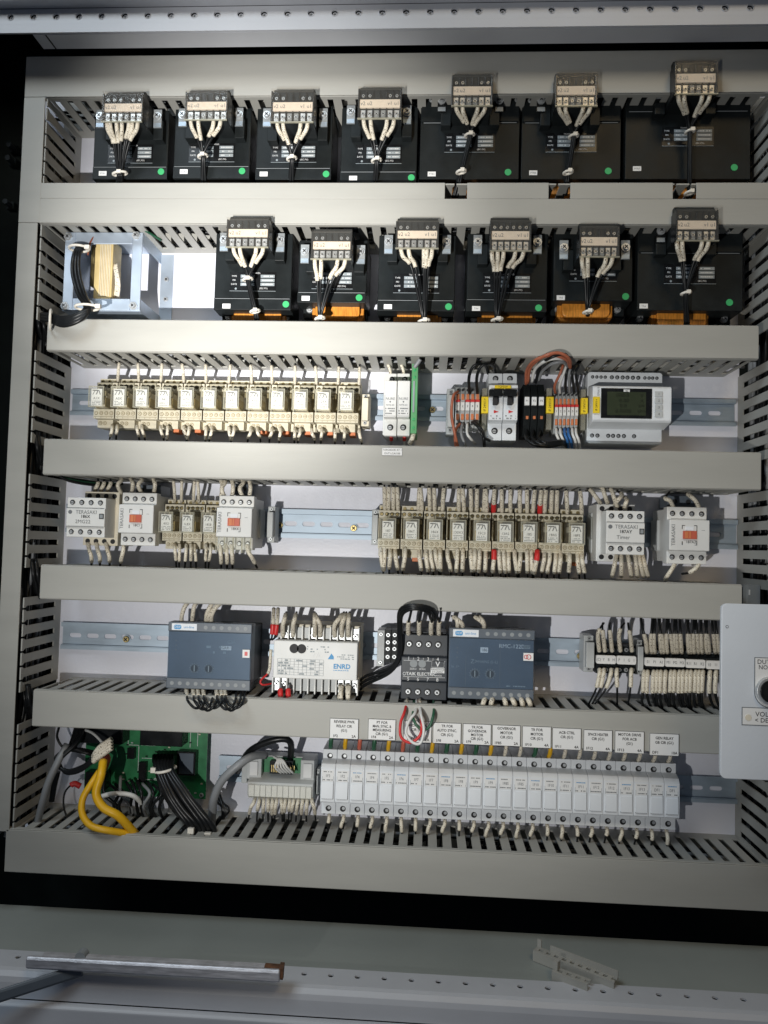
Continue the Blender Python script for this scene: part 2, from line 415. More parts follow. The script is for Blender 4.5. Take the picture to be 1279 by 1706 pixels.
# ================================================================ WIRE DUCTS
PITCH = 0.01425
SLOT = 0.0058
Zs = [(0.4501, 0.4928), (0.3188, 0.3603), (0.1882, 0.2199), (0.0627, 0.0976), (-0.0614, -0.0285), (-0.1868, -0.1521), (-0.3292, -0.2886)]
def fingers_h(mb, x0, x1, z, th, up):                     # slotted wall of a level duct
    z0, z1 = (z-th, z) if up else (z, z+th)
    mb.box(x0, x1, 0.0, 0.013, z0, z1, 'duct')
    n = int((x1-x0)/PITCH)
    off = x0+((x1-x0)-n*PITCH)/2
    for i in range(n+1):
        a = max(x0, off+i*PITCH-PITCH+SLOT/2); b = min(x1, off+i*PITCH-SLOT/2)
        if i == n: b2 = x1
        if b <= a: continue
        q = 0.0016
        mb.prism_x = None
        vs = [(a, 0.013), (b, 0.013), (b, DF-0.008), (min(x1, b+SLOT*0.32), DF-0.0045), (min(x1, b+SLOT*0.32), DF-0.002), (max(x0, a-SLOT*0.32), DF-0.002), (max(x0, a-SLOT*0.32), DF-0.0045), (a, DF-0.008)]
        k = len(vs)
        mb._add([(p, d, z0) for p, d in vs]+[(p, d, z1) for p, d in vs], [tuple(range(k)), tuple(range(2*k-1, k-1, -1))]+[(j, (j+1) % k, k+(j+1) % k, k+j) for j in range(k)], 'duct')
    a = off+n*PITCH+SLOT/2
    if a < x1: mb.box(a, x1, 0.013, DF-0.002, z0, z1, 'duct')
def fingers_v(mb, x, th, z0, z1):                         # slotted wall of an upright duct
    mb.box(x, x+th, 0.0, 0.013, z0, z1, 'duct')
    n = max(1, int((z1-z0)/PITCH)); off = z0+((z1-z0)-n*PITCH)/2
    zz = [z0]
    for i in range(n): zz += [off+(i+0.5)*PITCH-SLOT/2, off+(i+0.5)*PITCH+SLOT/2]
    zz.append(z1)
    for i in range(0, len(zz), 2):
        a, b = zz[i], zz[i+1]
        if b <= a: continue
        h = SLOT*0.32
        a2 = a if i == 0 else a-h; b2 = b if i == len(zz)-2 else b+h
        vs = [(a, 0.013), (b, 0.013), (b, DF-0.008), (b2, DF-0.0045), (b2, DF-0.002), (a2, DF-0.002), (a2, DF-0.0045), (a, DF-0.008)]
        k = len(vs)
        mb._add([(x, d, p) for p, d in vs]+[(x+th, d, p) for p, d in vs], [tuple(range(k)), tuple(range(2*k-1, k-1, -1))]+[(j, (j+1) % k, k+(j+1) % k, k+j) for j in range(k)], 'duct')
TH = 0.0014
Xl = [-0.4238, XL-0.001, W(78, 560, DF)[0], W(72, 760, DF)[0], W(66.5, 970, DF)[0], W(54, 1180, DF)[0], W(8, 1420, DF)[0]]
Xr = [0.43, 0.43, W(1264, 575, DF)[0], W(1268, 786, DF)[0], W(1236, 1005, DF)[0], 0.345, 0.43]
DL = ['topmost level grey wiring duct, plain cover below the holed frame rail', 'second level grey wiring duct, with three square notches in its top edge',
 'third level grey wiring duct, brightly lit, between the transformers and the clear relays', 'fourth level grey wiring duct from the top, carrying one tiny white label',
 'fifth level grey wiring duct, above the two smoky blue modules', 'sixth level grey wiring duct, with a row of white circuit labels along its lower edge',
 'lowest level grey wiring duct, with long upper slots showing under the fuse holders']
NOTCH = [(741, 778, 331), (914, 950, 329), (1121, 1160, 329)]
ducts = []
for i, (z0, z1) in enumerate(Zs):
    a, b = Xl[i], Xr[i]
    t = thing('wiring_duct', DL[i], 'wiring duct', a, 0, z0, 'slotted grey wiring ducts'); ducts.append(t)
    m = MB(); ia, ib = (a+0.003, b-0.003)
    sa = max(ia, XL+0.0016); sb = min(ib, XR-0.0016)
    fingers_h(m, sa, sb, z0+TH, TH, True); fingers_h(m, sa, sb, z1-TH, TH, False)
    m.box(ia, ib, 0.0, 0.0014, z0+TH+0.0002, z1-TH-0.0002, 'duct')
    obj('slotted_base', m, t)
    m = MB()
    if i == 1:
        zc = z1; edges = [a]
        zn = W(760, 331, DF)[1]
        m.box(a, b, DF-0.0014, DF, z0, zn, 'duct')
        x = a
        for n0, n1, ny in NOTCH:
            u, v = W(n0, 318, DF)[0], W(n1, 318, DF)[0]
            m.box(x, u, DF-0.0014, DF, zn, z1, 'duct'); x = v
        m.box(x, b, DF-0.0014, DF, zn, z1, 'duct')
    else:
        m.box(a, b, DF-0.0014, DF, z0, z1, 'duct')
    m.box(a, b, DF-0.007, DF-0.0014, z0-0.0008, z0+0.0003, 'duct')
    if i != 1: m.box(a, b, DF-0.007, DF-0.0014, z1-0.0003, z1+0.0008, 'duct')
    if i in (2, 3, 4, 5): m.box(a, a+0.0012, 0.03, DF-0.0014, z0+0.0004, z1-0.0004, 'duct')
    obj('cover', m, t, bev=0.0005)
# upright ducts: one wall segment per bay, with a closed front cover
def bay_edges():
    e = []
    for i in range(6): e.append((Zs[i+1][1], Zs[i][0]))
    return e
BE = bay_edges()
t = thing('wiring_duct', 'upright grey wiring duct along the left side, its slots facing inward', 'wiring duct', -0.4238, 0, -0.33, 'slotted grey wiring ducts')
m = MB()
for i, (z0, z1) in enumerate(BE):
    a = z0-0.003 if i in (2, 3, 4, 5) else z0; b = z1+0.0
    fingers_v(m, XL, TH, a, b)
m.box(-0.4236, -0.4222, 0.0016, DF-0.002, -0.30, 0.449, 'duct')
m.box(-0.4220, XL, 0, 0.0014, -0.33, 0.449, 'dark')  # back coloured near-black, painting shade inside the upright duct
obj('slotted_base', m, t)
m = MB()
def lx(py, base): return W(base, py, DF)[0]
m.box(-0.4238, XL-0.0002, DF-0.0014, DF+0.0002, 0.3190, 0.4498, 'duct')
m.box(-0.4238, XL-0.0022, DF-0.0014, DF, Zs[6][1]-0.002, 0.3188, 'duct')
m.box(-0.445, XL-0.020, DF-0.0014, DF-0.0004, Zs[6][0], Zs[6][1]-0.0022, 'duct')
obj('cover', m, t, bev=0.0005)
t = thing('wiring_duct', 'upright grey wiring duct at the right edge, its slots facing inward', 'wiring duct', XR, 0, -0.33, 'slotted grey wiring ducts')
m = MB()
for i, (z0, z1) in enumerate(BE): fingers_v(m, XR-TH, TH, z0-(0.004 if i > 1 else 0), z1)
m.box(0.350, 0.3514, 0, DF-0.002, -0.33, 0.449, 'dark'); m.box(XR, 0.3498, 0, 0.0014, -0.33, 0.449, 'dark')  # near-black outer wall and back paint the shade behind the slots
obj('slotted_base', m, t)
m = MB(); m.box(XR+0.022, 0.385, DF-0.0014, DF-0.0003, -0.285, 0.449, 'duct'); obj('cover', m, t)
# dark cable runs lying inside the ducts
for i, (z0, z1) in enumerate(Zs):
    m = MB(); h = z1-z0
    for k in range(9):
        zz = z0+h*(0.15+0.7*random.random()); dd = 0.012+0.045*random.random()
        P = [(Xl[i]+0.004 if i > 1 else XL-0.02, dd, zz)]
        x = -0.38
        while x < 0.35:
            P.append((x, max(0.006, dd+random.uniform(-0.008, 0.008)), min(z1-0.004, max(z0+0.004, zz+random.uniform(-0.006, 0.006))))); x += 0.05
        m.tube(smooth(P, 3), 0.0017, random.choice(['wire_black', 'wire_black', 'wire_black', 'wire_grey']), 5)
    o = obj('cable_run', m, origin=(0, 0.03, (z0+z1)/2))
    tag(o, 'run of dark wires inside the '+['topmost', 'second', 'third', 'fourth', 'fifth', 'sixth', 'lowest'][i]+' level wiring duct, seen through its slots', 'cables', 'cable runs inside the wiring ducts')
for side, x0, lab in ((0, XL-0.011, 'left'), (1, XR+0.012, 'right')):
    m = MB()
    for k in range(26):
        P = []; z = -0.30
        xx = x0+random.uniform(-0.005, 0.006); dd = 0.008+k*0.0024
        while z < 0.44:
            P.append((xx+random.uniform(-0.003, 0.003), dd+random.uniform(-0.004, 0.004), z)); z += 0.045
        m.tube(smooth(P, 3), 0.0024, random.choice(['wire_black', 'wire_black', 'wire_black', 'wire_black', 'wire_grey']), 6)
    o = obj('cable_run', m, origin=(x0, 0.03, 0)); tag(o, 'run of dark wires inside the upright duct at the '+lab+' side, seen through its slots', 'cables', 'cable runs inside the wiring ducts')

# ================================================================ DIN RAILS
def din(px0, px1, pyt, pyb, pxr, pyt2, label, slot0=None):
    # pyt/pyb: top and bottom edge at pxr
    zt = W(pxr, pyt, 0.006)[1]; zb = W(pxr, pyb, 0.006)[1]
    x0 = W(px0, pyt, 0.006)[0]; x1 = W(px1, pyt2, 0.006)[0]
    t = thing('mounting_rail', label, 'rail', x0, 0, zb, 'slotted steel mounting rails')
    m = MB(); h = zt-zb; lip = h*0.14; zc = (zt+zb)/2
    m.box(x0, x1, 0.0052, 0.0062, zt-lip, zt, 'zinc'); m.box(x0, x1, 0.0052, 0.0062, zb, zb+lip, 'zinc')
    m.box(x0, x1, 0.0012, 0.0052, zt-lip-0.0009, zt-lip, 'zinc'); m.box(x0, x1, 0.0012, 0.0052, zb+lip, zb+lip+0.0009, 'zinc')
    r = h*0.085; K = 6; L = 0.0085; P = 0.0195
    hh = h/2-lip-0.0012
    m.box(x0, x1, 0.0005, 0.0014, zc+r, zc+hh, 'zinc'); m.box(x0, x1, 0.0005, 0.0014, zc-hh, zc-r, 'zinc')
    arc = lambda cx, s: [(cx+s*r*math.sin(math.pi*i/K), zc+r*math.cos(math.pi*i/K)) for i in range(K+1)]
    xs = []; x = x0+0.014
    while x < x1-0.012: xs.append(x); x += P
    m.prism([(x0, zc+r)]+arc(xs[0]-L/2, -1)+[(x0, zc-r)], 0.0005, 0.0014, 'zinc')
    for a, b in zip(xs, xs[1:]): m.prism(arc(a+L/2, 1)+arc(b-L/2, -1)[::-1], 0.0005, 0.0014, 'zinc')
    m.prism([(x1, zc+r), (x1, zc-r)]+arc(xs[-1]+L/2, 1)[::-1], 0.0005, 0.0014, 'zinc')
    obj('rail', m, t)
    return t, zc, (x0, x1)
def rail_screw(t, px, py):
    m = MB(); x, z = W(px, py, 0.003); m.cyl(x, z, 0.0014, 0.0022, 0.0046, 'zinc'); m.screw(x, z, 0.0048, 0.0036, 'brass'); obj('screw', m, t)
r3, zc3, _ = din(118, 1226, 649, 692, 160, 710, 'steel mounting rail behind the brightly lit clear relays')
rail_screw(r3, 720, 683)
r4, zc4, _ = din(110, 1229, 849, 897, 520, 905, 'steel mounting rail in the contactor row, bare between the two relay banks')
rail_screw(r4, 466, 875); rail_screw(r4, 589, 880)
r5, zc5, _ = din(102, 1228, 1039, 1084, 190, 1120, 'steel mounting rail with a brass screw at its bare left end')
rail_screw(r5, 210, 1065); rail_screw(r5, 966, 1093)
r6, zc6, _ = din(363, 1230, 1294, 1338, 1190, 1320, 'steel mounting rail in the lowest row behind the fuse holders')

# ================================================================ TRANSFORMERS
ROWN = ['top row', 'second row']
def transformer(n, body, term, dot, stick, label, lip=None, line=None, bscr=(), pscr=(), coil=None, wires=(), ties=(), end=None, tag_txt='', marks=(0, 1, 4, 5)):
    dB = 0.056; dK = 0.0815
    x0, x1, z0, z1 = R4(body[0], body[1], body[2], body[3], dB)
    t = thing('transformer', label, 'transformer', (x0+x1)/2, 0, z0, 'black control transformers')
    ox = t['_o']
    m = MB(); m.box(x0, x1, 0.006, dB, z0+0.001, z1, 'black')
    if line:
        zl = W((body[0]+body[2])/2, line, dB)[1]
        m.box(x0+0.001, x1-0.001, dB, dB+0.0022, zl, z1-0.001, 'black'); 
        m.box(x0+0.003, x1-0.003, dB+0.0, dB+0.0010, zl-0.0010, zl-0.0003, 'grey_mid')
    obj('body', m, t, bev=0.0010)
    if lip:
        a = R4(body[0]-2, lip[0], body[2]-2, lip[1], dB+0.004)
        m = MB(); m.box(a[0], a[1], dB-0.02, dB+0.004, a[2], a[3], 'black'); m.box(a[0]+0.001, a[1]-0.001, dB+0.004, dB+0.0045, a[3]-0.0007, a[3]-0.0002, 'grey_mid')
        obj('lower_flange', m, t, bev=0.0008)
    dn = dB+0.0003
    # nameplate
    cx = (x0+x1)/2; w = (x1-x0); zz = z0+(z1-z0)*(0.36 if lip else 0.42)
    s = min(w, 0.085)
    m = MB(); m.box(cx-s*0.30, cx+s*0.30, dB-0.0002, dB+0.0003, zz-0.0095, zz+0.0105, 'black_gloss')
    nd = dB+0.0004
    m.box(cx-s*0.30, cx+s*0.30, nd, nd+0.0001, zz-0.0096, zz-0.0092, 'ink_pale')
    for r, wd in enumerate(('TYPE', 'PRI', 'DATE')):
        zr_ = zz+0.0060-r*0.0042
        m.text(wd, cx-s*0.245, zr_, nd+0.0001, 0.0024, 'ink_white')
        for u in (-0.16, 0.10):
            m.box(cx+s*u, cx+s*(u+0.18), nd, nd+0.0002, zr_-0.0016, zr_+0.0016, 'ink_pale')
            m.dashes(cx+s*(u+0.02), cx+s*(u+0.16), zr_-0.0012, zr_+0.0012, nd+0.0002, 1, 'ink_white', 0.8)
    m.text('TRANSFORMER', cx, zz+0.0092, nd+0.0001, 0.0022, 'ink_white')
    m.text('(IEC.PX)', cx+s*0.14, zz-0.0066, nd+0.0001, 0.0024, 'ink_white')
    m.cyl(cx-s*0.22, zz-0.0070, nd, nd+0.0001, 0.0011, 'ink_pale')
    obj('nameplate', m, t)
    # green dot and small sticker
    df = dB+0.0042 if lip else dB+0.0003
    gx, gz = W(dot[0], dot[1], df); m = MB(); m.cyl(gx, gz, df-0.0001, df+0.0003, 0.0034, 'dot_green', 18); obj('green_dot', m, t)
    sx, sz = W(stick[0], stick[1], df); m = MB(); m.box(sx-0.0041, sx+0.0041, df-0.0001, df+0.0003, sz-0.0024, sz+0.0024, 'label_white')
    m.text(tag_txt, sx, sz-0.0002, df+0.0004, 0.0026, 'ink_grey'); obj('sticker', m, t)
    # terminal block
    dT = 0.097
    a0, a1, b0, b1 = R4(*term, dT)
    tb = MB(); h = b1-b0
    zlim = min(b1, (0.4485 if body[1] < 250 else 0.3170))
    tb.box(a0+0.001, a1-0.001, 0.050, dK-0.0002, b0+0.003, zlim, 'black')
    tb.side([(dK, b0+0.002), (dK, b1+0.0065), (dK+0.006, b1+0.0065), (dT-0.004, b1+0.0005), (dT-0.004, b0+0.0015)], a0+0.001, a1-0.001, 'black')
    tb.box(a0, a0+0.0016, dK, dT, b0, b1, 'black_gloss'); tb.box(a1-0.0016, a1, dK, dT, b0, b1, 'black_gloss')
    for k in range(7):
        x = a0+0.0016+(a1-a0-0.0032)*k/6
        tb.box(x-0.0005, x+0.0005, dT-0.004, dT-0.0008, b0+0.001, b0+h*0.36, 'black_gloss'); tb.box(x-0.0005, x+0.0005, dT-0.004, dT-0.0008, b0+h*0.68, b1-0.001, 'black_gloss')
    for k in (-1, 1):                                     # mounting ears
        ex = a0-0.0045 if k < 0 else a1+0.0045
        tb.box(ex-0.0050, ex+0.0050, 0.050, 0.066, b0-0.002, min(zlim, b0+h*0.62), 'black')
    o = obj('terminal_block', tb, t, bev=0.0005)
    sc = MB()
    for k in range(6):
        x = a0+0.0016+(a1-a0-0.0032)*(k+0.5)/6
        sc.new(); sc.box(x-0.0022, x+0.0022, dT-0.0042, dT-0.0034, b0+h*0.06, b0+h*0.33, 'steel' if k in marks else 'grey_mid')
        sc.screw(x, b0+h*0.20, dT-0.0022, 0.0018); 
        if k in marks: sc.new(); sc.screw(x, b0+h*0.80, dT-0.0022, 0.0016)
    obj('terminal_screw', sc, o)
    mk = MB(); mk.box(a0+0.0018, a1-0.0018, dT-0.0036, dT-0.0016, b0+h*0.385, b0+h*0.66, 'marker')
    for k, s_ in ((0, 'v2'), (1, 'u2'), (4, 'v1'), (5, 'u1')):
        x = a0+0.0016+(a1-a0-0.0032)*(k+0.5)/6; mk.text(s_, x, b0+h*0.52, dT-0.0014, 0.0052, 'ink_grey' if n < 20 else 'ink')
    obj('marker_strip', mk, o)
    cv = MB(); cv.box(a0+0.0002, a1-0.0002, dT+0.0002, dT+0.0014, b0-0.0006, b1, 'smoked')
    cv.box(a0+0.0002, a1-0.0002, dT-0.004, dT+0.0014, b1+0.0006, b1+0.0014, 'smoked')
    cv.box(a0, a1, dT+0.0002, dT+0.0022, b0-0.0016, b0-0.0006, 'clear_edge')
    obj('clear_cover', cv, o)
    for (bx, by) in bscr:
        x, z = W(bx, by, 0.070); br = MB()
        br.box(x-0.0042, x+0.0042, 0.066, 0.0674, z-0.0115, z+0.0075, 'black_gloss' if line else 'grey_mid')
        br.box(x-0.0038, x+0.0038, 0.0674, 0.0680, z-0.0112, z-0.0070, 'zinc' if not line else 'grey_mid')
        bo = obj('bracket', br, t); s2 = MB(); s2.cyl(x, z, 0.0674, 0.0688, 0.0042, 'steel', 16); s2.screw(x, z, 0.0710, 0.0031); obj('screw', s2, bo)
    if pscr:
        for (bx, by) in pscr:
            x, z = W(bx, by, dB+0.004); s2 = MB(); s2.cyl(x, z, dB, dB+0.0028, 0.0027, 'steel'); s2.screw(x, z, dB+0.0040, 0.0021); obj('screw', s2, t)
    # coil and feet
    cx0, cx1 = (coil[0], coil[1]) if coil else (body[0]+25, body[2]-15)
    cy0 = (lip[1] if lip else body[3])-1
    a = R4(cx0, cy0, cx1, cy0+34, 0.040)
    m = MB(); m.rbox(a[0], a[1], 0.012, 0.040, a[2], a[3]+0.002, 0.006, 'orange_coil'); m.rbox(a[0]+0.004, a[1]-0.004, 0.040, 0.046, a[2]+0.003, a[3]+0.002, 0.005, 'orange_coil')
    for k in range(6):
        x = a[0]+(a[1]-a[0])*(0.12+0.14*k); m.box(x, x+0.0025, 0.046, 0.0478, a[3]-0.0035, a[3]+0.001, 'coil_tape')
    obj('coil', m, t, bev=0.001)
    m = MB(); fz = a[3]
    for xx in (x0+0.002, x1-0.016):
        m.new(); m.box(xx, xx+0.014, 0.0, 0.030, fz-0.014, fz+0.004, 'black'); m.cyl(xx+0.007, fz-0.006, 0.030, 0.034, 0.0035, 'steel', 8); m.screw(xx+0.007, fz-0.006, 0.0365, 0.0026)
    obj('mounting_foot', m, t)
    # wiring of this transformer
    if wires:
        tw = thing('wire_bundle', 'tied wires from the '+label.split(',')[0], 'wires', W(ties[0][0], ties[0][1], 0.06)[0], 0.06, W(ties[0][0], ties[0][1], 0.06)[1], 'tied wire bundles of the transformers')
        nw = len(wires)
        for k, wx in enumerate(wires):
            fx = (k-(nw-1)/2)
            y0 = term[3]-4; T0 = ties[0]; ll = T0[1]-y0
            pts = [(wx, y0, 0.090), (wx+(T0[0]-wx)*0.10, y0+min(18, ll*0.25), 0.090), (wx+(T0[0]-wx)*0.48, y0+min(38, ll*0.5), 0.082), (T0[0]+fx*1.5, T0[1]-8, 0.072+0.002*(k % 2))]
            if len(ties) > 1 or end:
                pts.append((T0[0]+fx*1.3, T0[1]+4, 0.070+0.003*(k % 2)))
            for q in ties[1:]: pts.append((q[0]+fx*1.5, q[1], 0.064+0.003*(k % 2)))
            if end: pts.append((end[0]+fx*2.2, end[1], 0.054+0.003*(k % 2)))
            else: pts.append((T0[0]+fx*1.0, T0[1]+6, 0.058))
            P = smooth(pp(*pts), 6); tot = sum((Vector(P[i+1])-Vector(P[i])).length for i in range(len(P)-1))
            f = min(0.6, (0.0235+random.uniform(-0.002, 0.002))/tot)
            w_ = wire(P, '', '', sl=(0.0, f), r=0.0013, sr=0.0021, parent=tw, raw=True, k=1)
        for q in ties:
            x, z = W(q[0], q[1], 0.070); rw = 0.0016*nw*0.55+0.0010
            m = MB(); m.tube([(x+rw*math.cos(u)*1.0, 0.071+0.0042*math.sin(u), z+0.001*math.cos(u*1)) for u in [2*math.pi*j/14 for j in range(15)]], 0.0013, 'tie', 6)
            m.box(x-rw*0.2, x+0.0030, 0.0725, 0.0765, z-0.0016, z+0.0018, 'tie'); obj('cable_tie', m, tw)
    return t
T = transformer
T(1, (156, 184, 280, 299), (170, 155, 238, 202), (268, 286), (171, 289), 'first black transformer in the top row, seven white sleeves, beside the left duct', lip=(278, 298), bscr=[(261, 192), (165, 192)], wires=(177, 183, 194, 203, 215, 221, 230), ties=[(200, 290)], end=(199, 310), tag_txt='PTR1', marks=(0, 1, 2, 4, 5))
T(2, (290, 180, 417, 298), (308, 152, 379, 199), (403, 285), (306, 286), 'second black transformer in the top row, its wires tied at mid height', lip=(277, 297), bscr=[(303, 190), (397, 189)], wires=(317, 330, 356, 368), ties=[(338, 261)], end=(339, 310), tag_txt='PTR2')
T(3, (427, 178, 553, 300), (451, 151, 523, 203), (543, 290), (439, 290), 'third black transformer in the top row, glossy, its wires tied low', lip=(280, 299), bscr=[(444, 190), (538, 190)], wires=(461, 471, 501, 513), ties=[(486, 265)], end=(484, 310), tag_txt='PTR3')
T(4, (568, 178, 695, 303), (596, 147, 669, 197), (685, 296), (588, 297), 'fourth black transformer in the top row, last of the four small ones', lip=(286, 303), bscr=[(584, 185), (678, 185)], wires=(605, 617, 645, 657), ties=[(627, 268)], end=(624, 312), tag_txt='PTR4')
T(5, (700, 155, 865, 300), (752, 125, 821, 176), (846, 287), (719, 290), 'wide black transformer fifth in the top row, wires dropping into a duct notch', line=204, bscr=[(736, 165), (832, 165)], pscr=[(719, 165), (862, 165)], wires=(759, 770, 796, 809), ties=[(782, 226), (768, 287)], end=(757, 330), tag_txt='PTR5')
T(6, (869, 154, 1034, 300), (925, 124, 995, 176), (1013, 285), (888, 288), 'wide black transformer sixth in the top row, wire speckled with white', line=204, bscr=[(902, 165)], pscr=[(884, 166), (1017, 165)], wires=(930, 941, 972, 984), ties=[(955, 228), (946, 288)], end=(940, 326), tag_txt='PTR6')
T(7, (1042, 130, 1250, 300), (1124, 103, 1196, 156), (1223, 279), (1061, 281), 'largest black transformer at the right end of the top row', line=185, bscr=[(1098, 144)], pscr=[(1061, 156), (1224, 156)], wires=(1129, 1139, 1170, 1183), ties=[(1149, 220), (1148, 322)], end=(1146, 330), tag_txt='PTR7')
T(8, (358, 389, 486, 516), (377, 365, 448, 411), (476, 507), (377, 510), 'first transformer in the second row, washed pale by the torch beam', lip=(497, 516), bscr=[(372, 398), (466, 399)], coil=(385, 476), wires=(388, 399, 427, 439), ties=[(413, 466), (425, 519)], end=(430, 545), tag_txt='TR1')
T(9, (497, 400, 611, 504), (518, 386, 586, 431), (598, 496), (509, 497), 'smallest transformer, second in the second row, with its orange coil showing below', lip=(487, 504), bscr=[(507, 418), (600.6, 419)], coil=(520, 606), wires=(524, 535, 563, 576), ties=[(533, 531)], tag_txt='TR2')
T(10, (630, 392, 758, 519), (659, 368, 731, 413), (747, 511), (646, 511), 'third transformer in the second row, six wires meeting at a low tie', lip=(500, 518), bscr=[(647, 402), (744, 402)], coil=(655, 735), wires=(667, 680, 706, 711, 720), ties=[(706, 535)], tag_txt='TR3')
T(11, (778, 389, 912, 520), (816, 367, 885, 417), (897, 513), (793, 514), 'fourth transformer in the second row, orange coil and five sleeved wires', lip=(499, 519), bscr=[(796, 402), (896, 402)], coil=(795, 892), wires=(819, 829, 839, 859, 873), ties=[(828, 533)], tag_txt='TR4', marks=(0, 1, 2, 3, 4, 5))
T(12, (922, 385, 1054, 503), (965, 377, 1032, 427), (1042, 494), (934, 496), 'fifth transformer in the second row, orange coil showing at its lower left', bscr=[(940, 411), (1043, 411)], coil=(928, 1020), wires=(969, 979, 1010, 1021), ties=[(979, 520)], tag_txt='TR5')
T(13, (1062, 373, 1237, 519), (1126, 349, 1197, 400), (1215, 504), (1072, 510), 'wide transformer at the right end of the second row', line=421, bscr=[(1102, 383)], pscr=[(1077, 383), (1213, 385)], coil=(1085, 1180), wires=(1127, 1136, 1170, 1181), ties=[(1142, 489)], end=(1144, 545), tag_txt='TR6')

# open-frame transformer in a zinc cage, far left
d0 = 0.058
x0, x1, z0, z1 = R4(106, 387, 235, 517, d0)
t = thing('open_transformer', 'open transformer with a cream coil inside a square zinc plated frame', 'transformer', (x0+x1)/2, 0, z0)
m = MB(); wl, wt = (x1-x0)*0.13, (z1-z0)*0.15
m.box(x0, x0+wl, d0-0.0015, d0, z0, z1, 'zinc_plate'); m.box(x1-wl, x1, d0-0.0015, d0, z0, z1, 'zinc_plate')
m.box(x0+wl, x1-wl, d0-0.0015, d0, z1-wt, z1, 'zinc_plate'); m.box(x0+wl, x1-wl, d0-0.0015, d0, z0, z0+wt, 'zinc_plate')
obj('front_frame', m, t, bev=0.0006)
m = MB()
m.box(x1-0.0012, x1, 0.0, d0-0.0016, z0+0.001, z1-0.001, 'zinc_plate') if False else None
m.box(x1-0.0015, x1, 0.0, d0-0.0016, z1-0.012, z1-0.001, 'zinc_plate'); m.box(x1-0.0015, x1, 0.0, d0-0.0016, z0+0.001, z0+0.012, 'zinc_plate')
m.box(x0, x0+0.0015, 0.0, d0-0.0016, z0+0.001, z1-0.001, 'zinc_plate')
m.box(x0, x1, 0.0, d0-0.0016, z0-0.0006, z0+0.0009, 'zinc_plate'); m.box(x0, x1, 0, d0-0.0016, z1-0.0009, z1+0.0006, 'zinc_plate')
m.box(x1, x1+0.014, 0.0, 0.0016, z0+0.004, z1-0.002, 'zinc_plate')
for z in (z1-0.03, z0+0.03): m.screw(x1+0.007, z, 0.0036, 0.0028)
obj('side_bracket', m, t)
for px, py in ((114, 395), (227, 393), (108, 510), (222, 510)):
    x, z = W(px, py, d0); s2 = MB(); s2.cyl(x, z, d0, d0+0.0016, 0.0045, 'steel', 6); s2.screw(x, z, d0+0.0035, 0.0030); obj('bolt', s2, t)
m = MB(); a = R4(157, 398, 187, 500, 0.050)
m.rbox(a[0], a[1], 0.028, 0.050, a[2], a[3], 0.003, 'coil_tape'); 
for k in range(7):
    x = a[0]+(a[1]-a[0])*(0.3+0.09*k); m.box(x, x+0.0009, 0.050, 0.0508, a[2]+0.004, a[3]-0.003, 'cream')
obj('coil', m, t, bev=0.001)
m = MB(); a = R4(151, 408, 157, 476, 0.046); m.box(a[0], a[1]-0.0003, 0.030, 0.046, a[2], a[3], 'brass'); obj('winding', m, t)
m = MB(); a = R4(182, 412, 196, 492, 0.035); m.box(a[0], a[1]-0.004, 0.020, 0.036, a[2]+0.006, a[3]-0.006, 'brass'); obj('core', m, t)
m = MB(); 
for k in range(3):
    m.tube(smooth(pp((188+k*3, 440, 0.045), (192+k*2, 455, 0.048), (193+k*3, 476, 0.045), (190+k*3, 500, 0.04))), 0.0012, 'sleeve')
obj('lead', m, t)
tw = thing('wire_bundle', 'thick tied loop of black wires hanging in front of the zinc transformer frame', 'wires', *[*[W(135, 480, 0.06)[0]], 0.06, W(135, 480, 0.06)[1]], 'tied wire bundles of the transformers')
for k in range(9):
    a = (k % 3-1); b = (k//3-1)
    wire([(140+a*2, 408+b, 0.05), (128+a*4, 422+b*2, 0.064+b*0.002), (126+a*5.5, 455, 0.068+b*0.002), (136+a*5.5, 492, 0.076+b*0.002), (146+a*4, 512+b, 0.088), (132+a*2, 528+b*5, 0.093), (105, 536+b*5+a*2, 0.092), (80, 529+b*5, 0.084), (64, 530+b*4, 0.066), (58, 548, 0.045)], '', '', parent=tw, r=0.0019, k=5)
for (px, py, w, h) in ((131, 414, 0.010, 0.004), (145, 512, 0.012, 0.006)):
    x, z = W(px, py, 0.066 if py < 450 else 0.088); m = MB(); dq = 0.0 if py < 450 else 0.022
    m.tube([(x+w*math.cos(u), 0.066+dq+0.007*math.sin(u), z+0.001*math.sin(u)) for u in [2*math.pi*j/16 for j in range(17)]], 0.0013, 'tie'); m.box(x+w-0.002, x+w+0.003, 0.067+dq, 0.071+dq, z-0.002, z+0.002, 'tie'); obj('cable_tie', m, tw)
x, z = W(84, 533, 0.086); m = MB(); m.tube([(x+0.004*math.sin(u), 0.086+0.009*math.sin(u), z+0.010*math.cos(u)) for u in [2*math.pi*j/16 for j in range(17)]], 0.0013, 'tie'); obj('cable_tie', m, tw)
wire([(170, 400, 0.05), (160, 392, 0.056), (150, 405, 0.058), (146, 425, 0.058)], 'thin brown lead curling over the top of the cream coil', None, mat='brown', r=0.001)
for k, c in enumerate(['wire_green', 'yellow_wire', 'wire_green']):
    wire([(236+k*3, 380+k*2, 0.06), (246+k*3, 386+k*2, 0.052), (262+k*3, 396+k*2, 0.04)], ['green', 'yellow', 'dark green'][k]+' wire leaving the second duct beside the zinc transformer frame', None, mat=c, r=0.0014)

